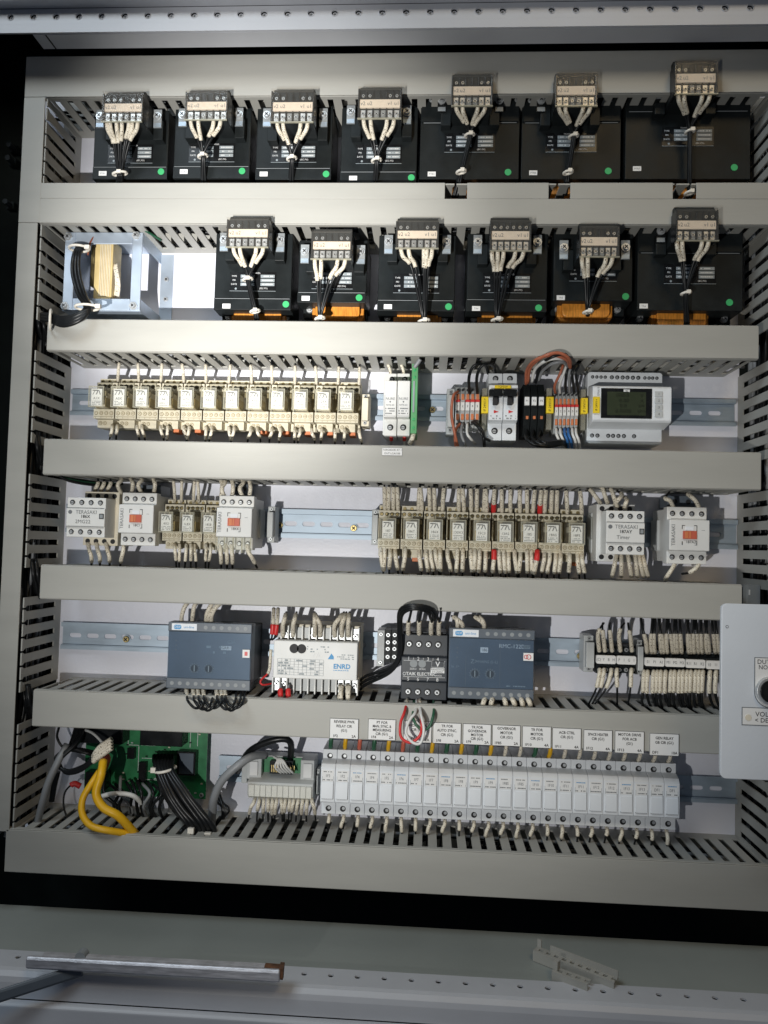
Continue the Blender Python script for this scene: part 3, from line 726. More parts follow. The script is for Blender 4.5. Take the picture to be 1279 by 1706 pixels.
# ================================================================ RELAYS ON SOCKETS
zR = W(163, 660, 0.06)[1]
def rel(px, py, d): x, z = W(px, py, d); return z-zR
RP = (W(563+13, 668, 0.06)[0]-W(147+13, 660, 0.06)[0])/11
def make_relay(txt):
    t = thing('relay', '', 'relay', 0, 0, 0)
    hw = RP/2-0.0004
    zt1 = rel(163, 629, 0.026); zt2 = rel(163, 643, 0.034); zl1 = rel(163, 681, 0.040); zl2 = rel(163, 697, 0.040); zl3 = rel(163, 713, 0.030)
    m = MB()
    m.box(-hw, hw, 0.0064, 0.022, zl3+0.001, zt1-0.001, 'beige')
    m.box(-hw+0.0006, hw-0.0006, 0.0221, 0.0235, zl1+0.0006, zt2-0.0044, 'beige_dark'); m.box(-hw+0.0003, -hw+0.0012, 0.0236, 0.036, zl1+0.0006, zt2-0.0044, 'beige')  # darker beige behind the can paints in shade and brown between relays
    m.box(-hw+0.0006, hw-0.001, 0.022, 0.027, zt2+0.004, zt1-0.0015, 'beige')
    m.box(-hw+0.0003, hw-0.0003, 0.022, 0.034, zt2-0.004, zt2+0.0038, 'beige')
    m.box(-hw+0.0003, hw-0.0003, 0.022, 0.040, zl2, zl1, 'beige')
    m.box(-hw+0.002, hw-0.004, 0.022, 0.033, zl3, zl2-0.0003, 'beige')
    for k in range(4):
        x = -hw+0.0028+k*(2*hw-0.0056)/3
        m.box(x-0.0002, x+0.0002, 0.040, 0.0403, zl2+0.0004, zl2+0.0016, 'beige_dark')
    m.box(hw-0.0040, hw-0.001, 0.030, 0.034, zt2-0.010, zt2-0.005, 'beige_dark')
    m.box(-hw+0.001, hw-0.001, 0.040, 0.0404, zl2+0.0019, zl2+0.0023, 'beige_dark')
    obj('socket', m, t, bev=0.0005)
    m = MB()
    for k in range(4):
        x = -hw+0.0032+k*(2*hw-0.0064)/3
        m.new(); m.cyl(x, (zl1+zl2)/2+0.0006, 0.038, 0.0404, 0.0021, 'beige_dark', 12); m.screw(x, (zl1+zl2)/2+0.0006, 0.0408, 0.0016, 'cream', 'beige_dark', random.random()*3)
        m.new(); m.cyl(x, zt2, 0.033, 0.0344, 0.0020, 'ink', 12); m.screw(x, zt2, 0.0348, 0.0015, 'brass', 'ink', random.random()*3)
    for k in range(3):
        x = -hw+0.0035+k*(2*hw-0.008)/2
        m.new(); m.cyl(x, zt1-0.0045, 0.026, 0.0274, 0.0019, 'beige_dark', 12); m.screw(x, zt1-0.0045, 0.0278, 0.0014, 'brass', 'ink', random.random()*3)
    for k in range(2):
        x = -hw+0.0052+k*0.0048
        m.new(); m.cyl(x, (zl2+zl3)/2+0.0005, 0.032, 0.0334, 0.0020, 'beige_dark', 12); m.screw(x, (zl2+zl3)/2+0.0005, 0.0338, 0.0015, 'cream', 'beige_dark', random.random()*3)
    obj('terminal_screw', m, t)
    # clear relay can with inner frame and paper label
    cw = 0.0080; za, zb_ = rel(163, 678, 0.060), rel(163, 643, 0.060)
    m = MB(); e = 0.0009
    m.box(-cw, -cw+e, 0.034, 0.0592, za, zb_, 'clear'); m.box(cw-e, cw, 0.034, 0.0592, za, zb_, 'clear')
    m.box(-cw+e, cw-e, 0.034, 0.0592, za, za+e, 'clear'); m.box(-cw+e, cw-e, 0.034, 0.0592, zb_-e, zb_, 'clear')
    m.box(-cw, cw, 0.0593, 0.060, za, zb_, 'clear')
    for u in (-cw, cw-0.0008): m.box(u, u+0.0008, 0.0601, 0.0606, za, zb_, 'clear_edge')
    for u in (za, zb_-0.0008): m.box(-cw+0.0009, cw-0.0009, 0.0601, 0.0606, u, u+0.0008, 'clear_edge')
    o = obj('clear_case', m, t)
    m = MB(); m.box(-0.0055, 0.0055, 0.030, 0.046, za+0.003, zb_-0.004, 'cream'); m.box(-0.0058, 0.0058, 0.046, 0.050, zb_-0.008, zb_-0.003, 'beige_dark')
    m.box(-0.0062, -0.0052, 0.034, 0.050, za+0.002, za+0.012, 'brass'); m.box(0.0052, 0.0062, 0.034, 0.050, za+0.002, za+0.012, 'brass')
    obj('armature', m, o)
    m = MB(); m.box(-0.0056, 0.0056, 0.0580, 0.0590, za+0.0016, zb_-0.0028, 'label_white')
    q = 0.0591; h = zb_-za
    m.box(-0.0046, 0.0010, q, q+0.0001, zb_-0.0048, zb_-0.0038, 'ink'); m.prism([(-0.0010, zb_-0.0086), (0.0002, zb_-0.0086), (0.0022, zb_-0.0040), (0.0010, zb_-0.0040)], q, q+0.0001, 'ink_grey')
    m.prism([(0.0016, zb_-0.0040), (0.0028, zb_-0.0040), (0.0044, zb_-0.0088), (0.0034, zb_-0.0088)], q, q+0.0001, 'ink_grey')
    m.prism([(-0.0046, zb_-0.0088), (-0.0036, zb_-0.0088), (-0.0016, zb_-0.0050), (-0.0024, zb_-0.0050)], q, q+0.0001, 'ink_grey')
    m.text(txt, 0, za+h*0.42, q+0.0001, 0.0036, 'ink')
    m.dashes(-0.0046, 0.0046, za+0.0022, za+h*0.32, q, 3, 'ink_grey', 0.8)
    obj('paper_label', m, o)
    return t
def relay_at(px, py, txt, label, group, flags=0):
    t = make_relay(txt); x, z = W(px, py, 0.06)
    t.location = (x, 0, z); t['label'] = label; t['group'] = group
    if flags & 1:                                          # orange release lever showing under the socket
        m = MB(); m.box(0.001, 0.0075, 0.018, 0.030, rel(163, 713, 0.03)-0.004, rel(163, 713, 0.03)+0.001, 'orange')
        o = obj('release_lever', m, t, origin=(0, 0, 0), bev=0.0006)
    return t, x, z
G1 = 'clear relays of the upper bank'; G2 = 'clear relays of the small bank'; G3 = 'clear relays of the middle bank'
A = [147+13+i*(416/11.0) for i in range(12)]
num1 = ['A1X', 'A3X', 'A5', 'A6', 'A7X', 'A8X', 'A9', 'A10', 'A11', 'A12', '125X', '126X']
zrow3 = W(163, 660, 0.06)[1]
relays = []
for i in range(12):
    x = W(160, 660, 0.06)[0]+i*RP
    t = make_relay(num1[i]); t.location = (x, 0, zrow3)
    t['label'] = ordn(i+1)+' clear relay from the left in the brightly lit upper bank of twelve'; t['group'] = G1
    if i in (4, 3, 7, 8, 9, 10, 11):
        m = MB(); m.box(0.001, 0.0075, 0.016, 0.030, rel(163, 713, 0.03)-0.004, rel(163, 713, 0.03)+0.001, 'orange'); obj('release_lever', m, t, origin=(0, 0, 0), bev=0.0006)
zrow4 = W(803, 885, 0.06)[1]
x3 = [W(276, 868, 0.06)[0]+k*RP*0.93 for k in range(3)]
for i in range(3):
    t = make_relay(['4X3', '1L8X', '18S8'][i]); t.location = (x3[i], 0, W(309, 870, 0.06)[1]); t.scale = (0.92, 1, 0.97)
    t['label'] = ordn(i+1)+' clear relay from the left of the three between two white contactors'; t['group'] = G2
xa = W(646, 878, 0.06)[0]; xe = W(961, 887, 0.06)[0]
num3 = ['187', '186T', '186X', '130X3', '15C3', '13A5', '185', '18A5', '18P5']
for i in range(9):
    t = make_relay(num3[i]); t.location = (xa+(xe-xa)*i/8, 0, zrow4); t.scale = ((xe-xa)/8/RP, 1, 1)
    t['label'] = ordn(i+1)+' clear relay from the left in the middle bank of nine'; t['group'] = G3
    if i in (1, 3, 8, 5):
        m = MB(); m.box(0.001, 0.0075, 0.016, 0.030, rel(163, 713, 0.03)-0.004, rel(163, 713, 0.03)+0.001, 'orange'); obj('release_lever', m, t, origin=(0, 0, 0), bev=0.0006)

# wires of the relay banks
def bank(tops, bots, ytop0, ytop1, ybot0, ybot1, where, r=0.0010, sr=0.0017, tilt=0.0, tsl=(0.22, 1.0), bsl=(0.0, 0.72), dts=0.030, red=(), redb=(), x_ref=0, band_r=1.25):
    for k, px in enumerate(tops):
        dy = (px-x_ref)*tilt; j = random.uniform(-4, 4)
        b = (0.70, 1.0) if k in red else None
        wire([(px+j, ytop0-8+dy, 0.034), (px+j*0.8, ytop0+4+dy, 0.038), (px+j*0.3, (ytop0+ytop1)/2+dy, 0.040), (px, ytop1+dy, dts)],
             nth(k+1)+' sleeved wire from the left dropping into the top of the '+where, 'wires above the '+where, sl=tsl, r=r, sr=sr, band=b)
    for k, px in enumerate(bots):
        dy = (px-x_ref)*tilt; j = random.uniform(-7, 7); l = random.uniform(-3, 4)
        b = (0.0, 0.34) if k in redb else None; dts2 = dts+0.004+(0.010 if b else random.uniform(0, 0.006))
        wire([(px, ybot0+dy, dts2), (px+j*0.15, (ybot0+ybot1)/2-4+dy, 0.046+random.uniform(-0.002, 0.004)), (px+j*0.7, ybot1-8+dy+l, 0.044), (px+j, ybot1+8+dy, 0.040)],
             nth(k+1)+' sleeved wire from the left hanging below the '+where, 'wires below the '+where, sl=bsl, r=r, sr=sr, band=b)
bank([196, 231, 268, 306, 343, 381, 419, 453, 491, 527, 563, 598], [187, 195, 228, 236, 267, 279, 306, 315, 343, 353, 381, 390, 418, 428, 453, 467, 491, 500, 519, 536, 558, 574, 598], 600, 634, 708, 733, 'upper relay bank', tilt=0.018, x_ref=160, tsl=(0.3, 1.0), bsl=(0, 0.7))
bank([291, 302, 322, 331], [291, 299, 310, 318, 324, 343, 351], 800, 836, 906, 938, 'three relay bank', tilt=0.02, x_ref=290, bsl=(0, 0.75))
bt = [641, 647, 655, 663, 697, 703, 716, 724, 737, 764, 773, 785, 794, 806, 811, 822, 836, 850, 866, 878, 888, 899, 907, 918, 927, 945, 969]
bb = [634, 641, 650, 658, 675, 698, 709, 717, 725, 733, 745, 762, 771, 784, 791, 799, 809, 823, 831, 839, 847, 857, 867, 878, 885, 895, 907, 916, 926, 934, 949, 962, 969]
bank(bt, bb, 806, 850, 912, 952, 'nine relay bank', tilt=0.020, x_ref=640, red=(15, 21), redb=(17, 25), bsl=(0, 0.8), tsl=(0.28, 1), sr=0.0022, band_r=1.35)

# rail end clamps
def clamp(px0, py0, px1, py1, label, mat='beige', d1=0.038):
    a = R4(px0, py0, px1, py1, d1); t = thing('end_clamp', label, 'end clamp', (a[0]+a[1])/2, 0, a[2], 'rail end clamps')
    m = MB(); h = a[3]-a[2]
    m.box(a[0], a[1], 0.0064, d1-0.008, a[2], a[3], mat); m.box(a[0]+0.001, a[1]-0.0006, d1-0.008, d1, a[2]+h*0.14, a[3]-h*0.16, mat); obj('body', m, t, bev=0.0006)
    m = MB(); cx = (a[0]+a[1])/2
    m.new(); m.screw(cx, a[2]+h*0.07+0.001, d1-0.0062, min(0.002, (a[1]-a[0])*0.3)); m.new(); m.screw(cx, a[3]-h*0.08, d1-0.0062, min(0.002, (a[1]-a[0])*0.3)); obj('screw', m, t)
clamp(601, 654, 614, 708, 'narrow beige end clamp right of the brightly lit relays', 'cream')
clamp(443, 843, 455, 904, 'narrow grey end clamp at the left end of the bare rail', 'grey_light')
clamp(618, 848, 630, 908, 'narrow grey end clamp at the left of the nine relays', 'grey_light')
clamp(975, 1060, 991, 1122, 'grey end clamp left of the first black terminals', 'grey_light')
clamp(1061, 1068, 1073, 1126, 'grey spacer clamp between the two groups of black terminals', 'grey_light')
clamp(744, 645, 757, 722, 'ribbed grey end clamp left of the small coloured terminals', 'grey_light', 0.036)

# ================================================================ ROW 3, RIGHT HALF
GS = 'white surge modules'
for k, px in enumerate((639.5, 661.5)):
    t = thing('surge_module', ['slim white surge module on the left of the pair', 'slim white surge module on the right of the pair, touching the green strip'][k], 'module', W(px+11, 675, 0)[0], 0, W(px, 726, 0.04)[1], GS)
    a = R4(px, 622, px+21, 640, 0.034); b = R4(px, 634, px+21, 695, 0.058); c = R4(px, 695, px+21, 726, 0.044)
    m = MB(); m.box(a[0], a[1], 0.0064, 0.034, c[2]+0.002, a[3], 'white'); m.box(b[0], b[1], 0.0064, 0.058, b[2], b[3], 'white'); m.box(c[0], c[1], 0.0064, 0.044, c[2], c[3], 'white')
    obj('body', m, t, bev=0.0008)
    m = MB(); cx = (b[0]+b[1])/2
    m.text('NURE', cx, b[2]+(b[3]-b[2])*0.50, 0.0583, 0.0036, 'ink_grey'); m.text('NITE-02', cx, b[2]+(b[3]-b[2])*0.33, 0.0583, 0.0024, 'ink_grey')
    m.cyl(cx, b[2]+(b[3]-b[2])*0.42, 0.058, 0.0582, 0.0008, 'ink_grey'); m.dashes(b[0]+0.0016, b[1]-0.0016, b[2]+0.0025, b[2]+(b[3]-b[2])*0.27, 0.0582, 3, 'ink_grey')
    m.box(b[0]+0.0008, b[0]+0.0011, 0.058, 0.0582, b[2]+0.001, b[2]+(b[3]-b[2])*0.6, 'ink_grey'); m.box(b[0]+0.0008, b[1]-0.0008, 0.058, 0.0582, b[2]+0.001, b[2]+0.0013, 'ink_grey')
    obj('print', m, t)
    m = MB(); m.new(); m.well(cx, W(px+10, 631, 0.036)[1], 0.0342, 0.0027); m.new(); m.well(cx, W(px+10, 712, 0.044)[1], 0.0442, 0.0032); obj('terminal_screw', m, t)
    wire([(px+12, 722, 0.034), (px+12, 730, 0.034), (px+12, 738, 0.03), (px+12, 750, 0.03)], ['grey wire with red tip', 'white wire with red tip'][k]+' under the '+['left', 'right']
         [k]+' slim white surge module', 'wires under the surge modules', mat=['wire_grey', 'wire_white'][k], band=(0.0, 0.4), r=0.0012)
    wire([(px+4, 600, 0.03), (px+6, 606, 0.034), (px+10, 616, 0.034), (px+11, 626, 0.03)], 'short white sleeved wire above the '+['left', 'right'][k]+' slim white surge module', 'wires above the surge modules', sl=(0.2, 1))
t = thing('terminal_strip', 'narrow bright green circuit strip standing on edge', 'module', W(690, 670, 0)[0], 0, W(690, 722, 0.05)[1])
a = R4(684, 606, 697, 722, 0.056); m = MB(); m.box(a[0]+0.0005, a[1]-0.0012, 0.0064, 0.056, a[2], a[3], 'module_green'); obj('body', m, t, bev=0.0005)
m = MB(); h = a[3]-a[2]
m.box(a[0]+0.0022, a[1]-0.0040, 0.056, 0.0572, a[2]+h*0.3, a[3]-h*0.25, 'ink_pale')
for q in (0.08, 0.2, 0.8, 0.9): m.cyl((a[0]+a[1]-0.0010)/2, a[2]+h*q, 0.056, 0.0574, 0.0012, 'dot_green')
obj('connector', m, t)
wire([(700, 598, 0.062), (696, 604, 0.060), (690, 612, 0.058)], 'thick grey wire stub on the top of the green circuit strip', None, mat='wire_grey', r=0.0022)
wire([(689, 720, 0.05), (687, 730, 0.05), (681, 742, 0.046)], 'cream sleeved wire below the green circuit strip', None, sl=(0.0, 0.9), sr=0.0024, r=0.0015)
x0, x1, z0, z1 = R4(636, 746, 670, 759, DF+0.0005)
m = MB(); m.box(x0, x1, DF+0.0001, DF+0.0006, z0, z1, 'label_white')
zc = (z0+z1)/2; m.text('TOROIDOR AT 1', (x0+x1)/2, zc+0.0016, DF+0.0008, 0.0026, 'ink', wide=0.95); m.text('OUT LCA/100', (x0+x1)/2, zc-0.0018, DF+0.0008, 0.0026, 'ink')
for bx in ((x0, x1, z0, z0+0.0002), (x0, x1, z1-0.0002, z1), (x0, x0+0.0002, z0, z1), (x1-0.0002, x1, z0, z1)): m.box(bx[0], bx[1], DF+0.0006, DF+0.00075, bx[2], bx[3], 'ink_grey')
tag(obj('small_label', m, origin=(x0, DF, z0)), 'tiny white two line label on the fourth level duct', 'label')

# coloured terminal groups
def terminals(px0, px1, n, pyt, pyb, label, group, six=False):
    for k in range(n):
        a = R4(px0+(px1-px0)*k/n+0.4, pyt, px0+(px1-px0)*(k+1)/n-0.4, pyb, 0.040)
        t = thing('terminal', ordn(k+1)+' '+label, 'terminal', (a[0]+a[1])/2, 0, a[2], group); h = a[3]-a[2]; w = a[1]-a[0]
        m = MB(); m.side([(0.0064, a[2]), (0.034, a[2]), (0.040, a[2]+h*0.22), (0.040, a[3]-h*0.2), (0.034, a[3]), (0.0064, a[3])], a[0], a[1], 'grey_light'); obj('body', m, t, bev=0.0004)
        m = MB(); cx = (a[0]+a[1])/2
        m.new(); m.box(a[0]+w*0.2, a[1]-w*0.2, 0.036, 0.0415, a[3]-h*0.34, a[3]-h*0.20, 'orange'); m.new()
        m.box(a[0]+w*0.2, a[1]-w*0.2, 0.036, 0.0415, a[2]+h*0.18, a[2]+h*0.32, 'orange'); obj('lever', m, t)
        m = MB(); m.box(a[0]+w*0.08, a[1]-w*0.08, 0.040, 0.0425, a[2]+h*0.40, a[2]+h*0.60, 'label_white'); m.text(str(k+1), cx, a[2]+h*0.5, 0.0427, 0.0032, 'ink'); obj('marker', m, t)
        m = MB(); m.new(); m.cyl(cx, a[3]-h*0.09, 0.034, 0.0386, w*0.28, 'ink', 12); m.new(); m.cyl(cx, a[2]+h*0.09, 0.034, 0.0386, w*0.28, 'ink', 12); obj('wire_entry', m, t)
        if k % 2 == 0 or n > 5 or k == 3:
            m = MB(); m.box(a[0]+w*0.02, a[1]-w*0.02, 0.040, 0.0432, a[3]-h*0.40, a[3]-h*0.345, 'red'); obj('jumper', m, t)
terminals(758, 799, 5, 643, 712, 'small terminal from the left in the group beside the white breaker', 'small coloured terminals beside the breaker')
terminals(923, 963, 6, 651, 721, 'small terminal from the left in the group beside the display meter', 'small coloured terminals beside the display meter')
def tagplate(px0, py0, px1, py1, txt, label):
    a = R4(px0, py0, px1, py1, 0.046); m = MB(); m.box(a[0], a[1], 0.040, 0.046, a[2], a[3], 'yellow')
    m.text(txt, (a[0]+a[1])/2, (a[2]+a[3])/2, 0.0462, 0.0034, 'ink', rot=math.pi/2)
    tag(obj('yellow_tag', m, origin=(a[0], 0.04, a[2]), bev=0.0003), label, 'tag', 'yellow tags')
    m = MB(); m.box(a[0]+0.001, a[1]-0.001, 0.0064, 0.0398, a[2]-0.016, a[3]+0.010, 'clear_edge')
    tag(obj('end_plate', m, origin=(a[0], 0.01, a[2])), 'clear grey carrier behind the '+label, 'end plate', 'clear carriers of the yellow tags')
tagplate(802, 661, 813, 688, 'IF 24V/1+', 'yellow tag left of the white breaker')
tagplate(910, 661, 922, 688, 'IF 24V/1+', 'yellow tag between the black fuses and the coloured terminals')
tagplate(968, 663, 979, 689, 'IF 24V/1+', 'yellow tag left of the display meter')
# two pole breaker
t = thing('circuit_breaker', 'white two pole breaker with two black toggles', 'breaker', W(838, 680, 0)[0], 0, W(838, 734, 0.04)[1])
for k in range(2):
    xa_, xb_ = 814+24.5*k, 838+24.5*k
    a = R4(xa_, 622, xb_, 640, 0.040); b = R4(xa_, 640, xb_, 706, 0.052); c = R4(xa_, 706, xb_, 734, 0.042)
    m = MB(); m.side([(0.0064, c[2]), (0.042, c[2]), (0.042, c[3]), (0.052, c[3]+0.002), (0.052, b[3]-0.001), (0.042, a[2]), (0.040, a[3]), (0.0064, a[3])], b[0]+0.0001, b[1]-0.0001, 'white_cool'); obj('pole_body', m, t, bev=0.0006)
    cx = (b[0]+b[1])/2; m = MB(); m.new(); m.well(cx, W(xa_+12, 631, 0.041)[1], 0.0412, 0.0030); m.new(); m.well(cx, W(xa_+12, 718, 0.042)[1], 0.0422, 0.0033); obj('terminal_screw', m, t)
    q = R4(xa_+1, 648, xb_-1, 660, 0.060); m = MB(); m.box(q[0], q[1], 0.052, 0.060, q[2], q[3], 'black_gloss'); m.box(q[0]+0.004, q[1]-0.004, 0.052, 0.0572, q[2]-0.008, q[2], 'ink'); obj('toggle', m, t, bev=0.0008)
    m = MB(); zc = W(xa_+12, 686, 0.052)[1]; m.prism([(cx-0.002, zc-0.0016), (cx+0.003, zc), (cx-0.002, zc+0.0016)], 0.052, 0.0523, 'red'); m.dashes(b[0]+0.002, b[1]-0.002, zc-0.008, zc-0.003, 0.0523, 2, 'ink_grey', 0.4); obj('print', m, t)
q = R4(824, 642, 851, 647, 0.0545); m = MB(); m.box(q[0], q[1], 0.052, 0.0545, q[2], q[3], 'yellow'); m.text('1QF2/2P', (q[0]+q[1])/2, (q[2]+q[3])/2, 0.0547, 0.0026, 'ink'); obj('yellow_strip', m, t)
# black fuse holders
for k in range(3):
    xa_ = 872+12*k
    t = thing('black_fuse_holder', ['left', 'middle', 'right'][k]+' one of three slim black fuse holders with white faces', 'fuse holder', W(xa_+6, 680, 0)[0], 0, W(xa_, 727, 0.03)[1], 'slim black fuse holders')
    b = R4(xa_+0.4, 637, xa_+11.6, 724, 0.046); h = b[3]-b[2]
    m = MB(); m.side([(0.0064, b[2]), (0.036, b[2]), (0.046, b[2]+h*0.3), (0.046, b[3]-h*0.25), (0.036, b[3]), (0.0064, b[3])], b[0], b[1], 'black'); obj('body', m, t, bev=0.0005)
    q = R4(xa_+2, 661, xa_+10, 675, 0.050); m = MB(); m.box(q[0], q[1], 0.046, 0.050, q[2], q[3], 'label_white'); m.text('F%d' % (k+1), (q[0]+q[1])/2, (q[2]+q[3])/2, 0.0502, 0.0028, 'ink'); obj('label_face', m, t, bev=0.0004)
    q = R4(xa_+4, 693, xa_+8, 698, 0.0475); m = MB(); m.box(q[0], q[1], 0.0455, 0.0475, q[2], q[3], 'orange'); obj('indicator', m, t)
# display meter
t = thing('display_meter', 'white power meter module with a dark liquid crystal screen', 'meter', W(1044, 680, 0)[0], 0, W(1044, 738, 0.04)[1])
a = R4(978, 620, 1103, 740, 0.034); b = R4(985, 643, 1112, 703, 0.058); b = (a[0]+0.0005, a[1]+0.002, b[2], b[3])
m = MB(); m.rbox(a[0], a[1], 0.0064, 0.034, a[2], a[3], 0.003, 'white_cool'); obj('base', m, t, bev=0.0008)
m = MB(); m.side([(0.034, b[2]-0.004), (0.056, b[2]), (0.058, b[2]+0.002), (0.058, b[3]-0.002), (0.056, b[3]), (0.034, b[3]+0.004)], b[0], b[1], 'white_cool'); obj('front', m, t, bev=0.0008)
q = R4(1001, 647, 1086, 697, 0.0585); m = MB(); m.box(q[0], q[1], 0.058, 0.0588, q[2], q[3], 'black_gloss'); so = obj('screen_bezel', m, t, bev=0.0003)
w, h = q[1]-q[0], q[3]-q[2]
m = MB(); m.box(q[0]+w*0.12, q[1]-w*0.12, 0.0588, 0.0590, q[2]+h*0.10, q[3]-h*0.12, 'lcd')
for r in range(4):
    zz = q[3]-h*(0.24+0.175*r); m.text(['000.0', '  0.00', ' 0.0', ' 0.0000'][r], q[0]+w*0.42, zz, 0.0592, 0.0052, 'lcd_ink', wide=1.1); m.text(['V', 'A', 'kW', 'kWh'][r], q[1]-w*0.20, zz, 0.0592, 0.0042, 'lcd_ink')
obj('screen', m, so)
m = MB(); cx = (q[0]+q[1])/2; m.box(cx-0.003, cx+0.003, 0.0588, 0.0590, q[3]-0.0042, q[3]-0.0012, 'ink_white'); m.text('IQ', cx, q[3]-0.0027, 0.0592, 0.0026, 'ink'); obj('badge', m, so)
for k in range(4):
    q2 = R4(1091, 652+k*11.2, 1104, 661+k*11.2, 0.0592); m = MB(); m.box(q2[0], q2[1], 0.058, 0.0592, q2[2], q2[3], 'grey_light'); m.text(str(k+1), (q2[0]+q2[1])/2, (q2[2]+q2[3])/2, 0.0594, 0.0030, 'ink'); obj('button', m, t, bev=0.0003)
m = MB()
for px in (987, 994, 1001, 1008, 1019, 1028, 1037, 1045, 1054, 1063, 1074, 1081, 1087, 1094): 
    x, z = W(px, 628+(px-987)*0.02, 0.034); m.new(); m.well(x, z, 0.0342, 0.0021 if px in (1019, 1028, 1037, 1045, 1054, 1063) else 0.0017)
for px in (986, 995, 1013, 1021, 1030, 1039, 1056):
    x, z = W(px, 725.5+(px-987)*0.02, 0.034); m.new(); m.well(x, z, 0.0342, 0.0021)
for px in ():
    x, z = W(px, 712+(px-987)*0.02, 0.034); m.dashes(x-0.0025, x+0.0025, z-0.001, z+0.001, 0.0341, 1, 'ink_grey')
obj('terminal_screw', m, t)
q = R4(988, 661, 999, 688, 0.0600); m = MB(); m.box(q[0], q[1], 0.058, 0.0600, q[2], q[3], 'yellow'); m.text('IF 24V/1+', (q[0]+q[1])/2, (q[2]+q[3])/2, 0.0602, 0.0030, 'ink', rot=math.pi/2); obj('yellow_label', m, t)
m = MB(); x, z = W(997, 652, 0.058); m.text('EMA10', x, z, 0.0583, 0.0030, 'ink_grey', rot=math.pi/2); obj('print', m, t)
# cables of row 3
GW = 'coloured wires of the third row'
for k, (c, pts) in enumerate([
    ('wire_orange', [(876, 640, 0.045), (878, 615, 0.062), (895, 598, 0.085), (922, 592, 0.088), (944, 600, 0.084), (948, 612, 0.06)]),
    ('wire_orange', [(879, 638, 0.047), (884, 612, 0.066), (905, 594, 0.090), (930, 588, 0.092), (948, 598, 0.086), (950, 614, 0.06)]),
    ('wire_white', [(886, 636, 0.045), (892, 614, 0.06), (912, 600, 0.082), (934, 598, 0.082), (944, 608, 0.06)]),
    ('wire_grey', [(897, 634, 0.045), (904, 618, 0.058), (920, 606, 0.078), (940, 604, 0.078), (948, 616, 0.05)]),
    ('wire_black', [(892, 638, 0.044), (900, 610, 0.06), (915, 597, 0.088), (940, 590, 0.088), (950, 604, 0.07), (952, 618, 0.05)])]):
    wire(pts, ['orange wire arching lowest', 'orange wire arching highest', 'white wire arching', 'grey wire arching', 'black wire arching'][k]+' from the black fuse holders over the third duct', GW, mat=c, r=0.0016)
for k, (c, a_, b_) in enumerate([('wire_orange', 922, 932), ('wire_white', 930, 938), ('wire_black', 940, 942), ('wire_grey', 946, 947), ('wire_black', 953, 952), ('wire_black', 960, 958)]):
    wire([(b_+6, 608, 0.06), (b_+1, 622, 0.060), (a_+2, 642, 0.050), (a_+3, 655, 0.038)], nth(k+1)+' wire from the left entering the terminals beside the display meter', GW, mat=c, r=0.0014)
for k, (c, px) in enumerate([('wire_black', 783), ('wire_black', 796)]):
    wire([(px-1, 656, 0.040), (px-2, 630, 0.058), (px+4, 612, 0.066), (px+16, 606, 0.066), (px+26, 610, 0.05), (px+30, 622, 0.03)], ['left', 'right'][k]+' black wire arching over the small terminals to the breaker', GW, mat=c, r=0.0016)
wire([(763, 652, 0.042), (755, 660, 0.055), (752, 690, 0.060), (757, 720, 0.058), (763, 746, 0.05)], 'orange wire looping down the left of the small terminals', GW, mat='wire_orange', r=0.0015)
wire([(766, 706, 0.042), (759, 716, 0.050), (758, 732, 0.052), (760, 750, 0.05)], 'short orange wire under the small terminals', GW, mat='wire_orange', r=0.0015)
wire([(770, 706, 0.042), (768, 722, 0.052), (774, 740, 0.052), (777, 752, 0.045)], 'grey wire under the small terminals', GW, mat='wire_grey', r=0.0015)
wire([(778, 706, 0.042), (778, 722, 0.050), (783, 730, 0.050), (792, 740, 0.04)], 'white wire under the small terminals', GW, mat='wire_white', r=0.0014)
wire([(786, 703, 0.045), (797, 712, 0.056), (805, 728, 0.056), (816, 734, 0.05)], 'thin black wire running from the small terminals under the breaker', GW, r=0.0015)
wire([(790, 702, 0.044), (802, 716, 0.054), (806, 735, 0.054), (806, 752, 0.04)], 'thick black wire diving into the duct beside the breaker', GW, r=0.0017)
for k in range(3):
    wire([(877+k*11, 716, 0.038), (876+k*10, 728, 0.052), (888+k*8, 740+k*-2, 0.060), (915, 744-k*3, 0.060), (938, 740-k*2, 0.052), (946, 748, 0.03)], ['lowest', 'middle', 'highest'][k]+' black loop under the slim black fuse holders', GW, r=0.0017)
for k, (c, px) in enumerate([('wire_white', 926), ('wire_white', 933), ('wire_blue', 940), ('wire_blue', 946), ('wire_white', 953), ('wire_white', 959)]):
    wire([(px, 714, 0.040), (px+1, 724, 0.050), (px+5, 734, 0.050), (px+7, 748, 0.04)], nth(k+1)+' wire from the left under the terminals beside the display meter', GW, mat=c, r=0.0014)

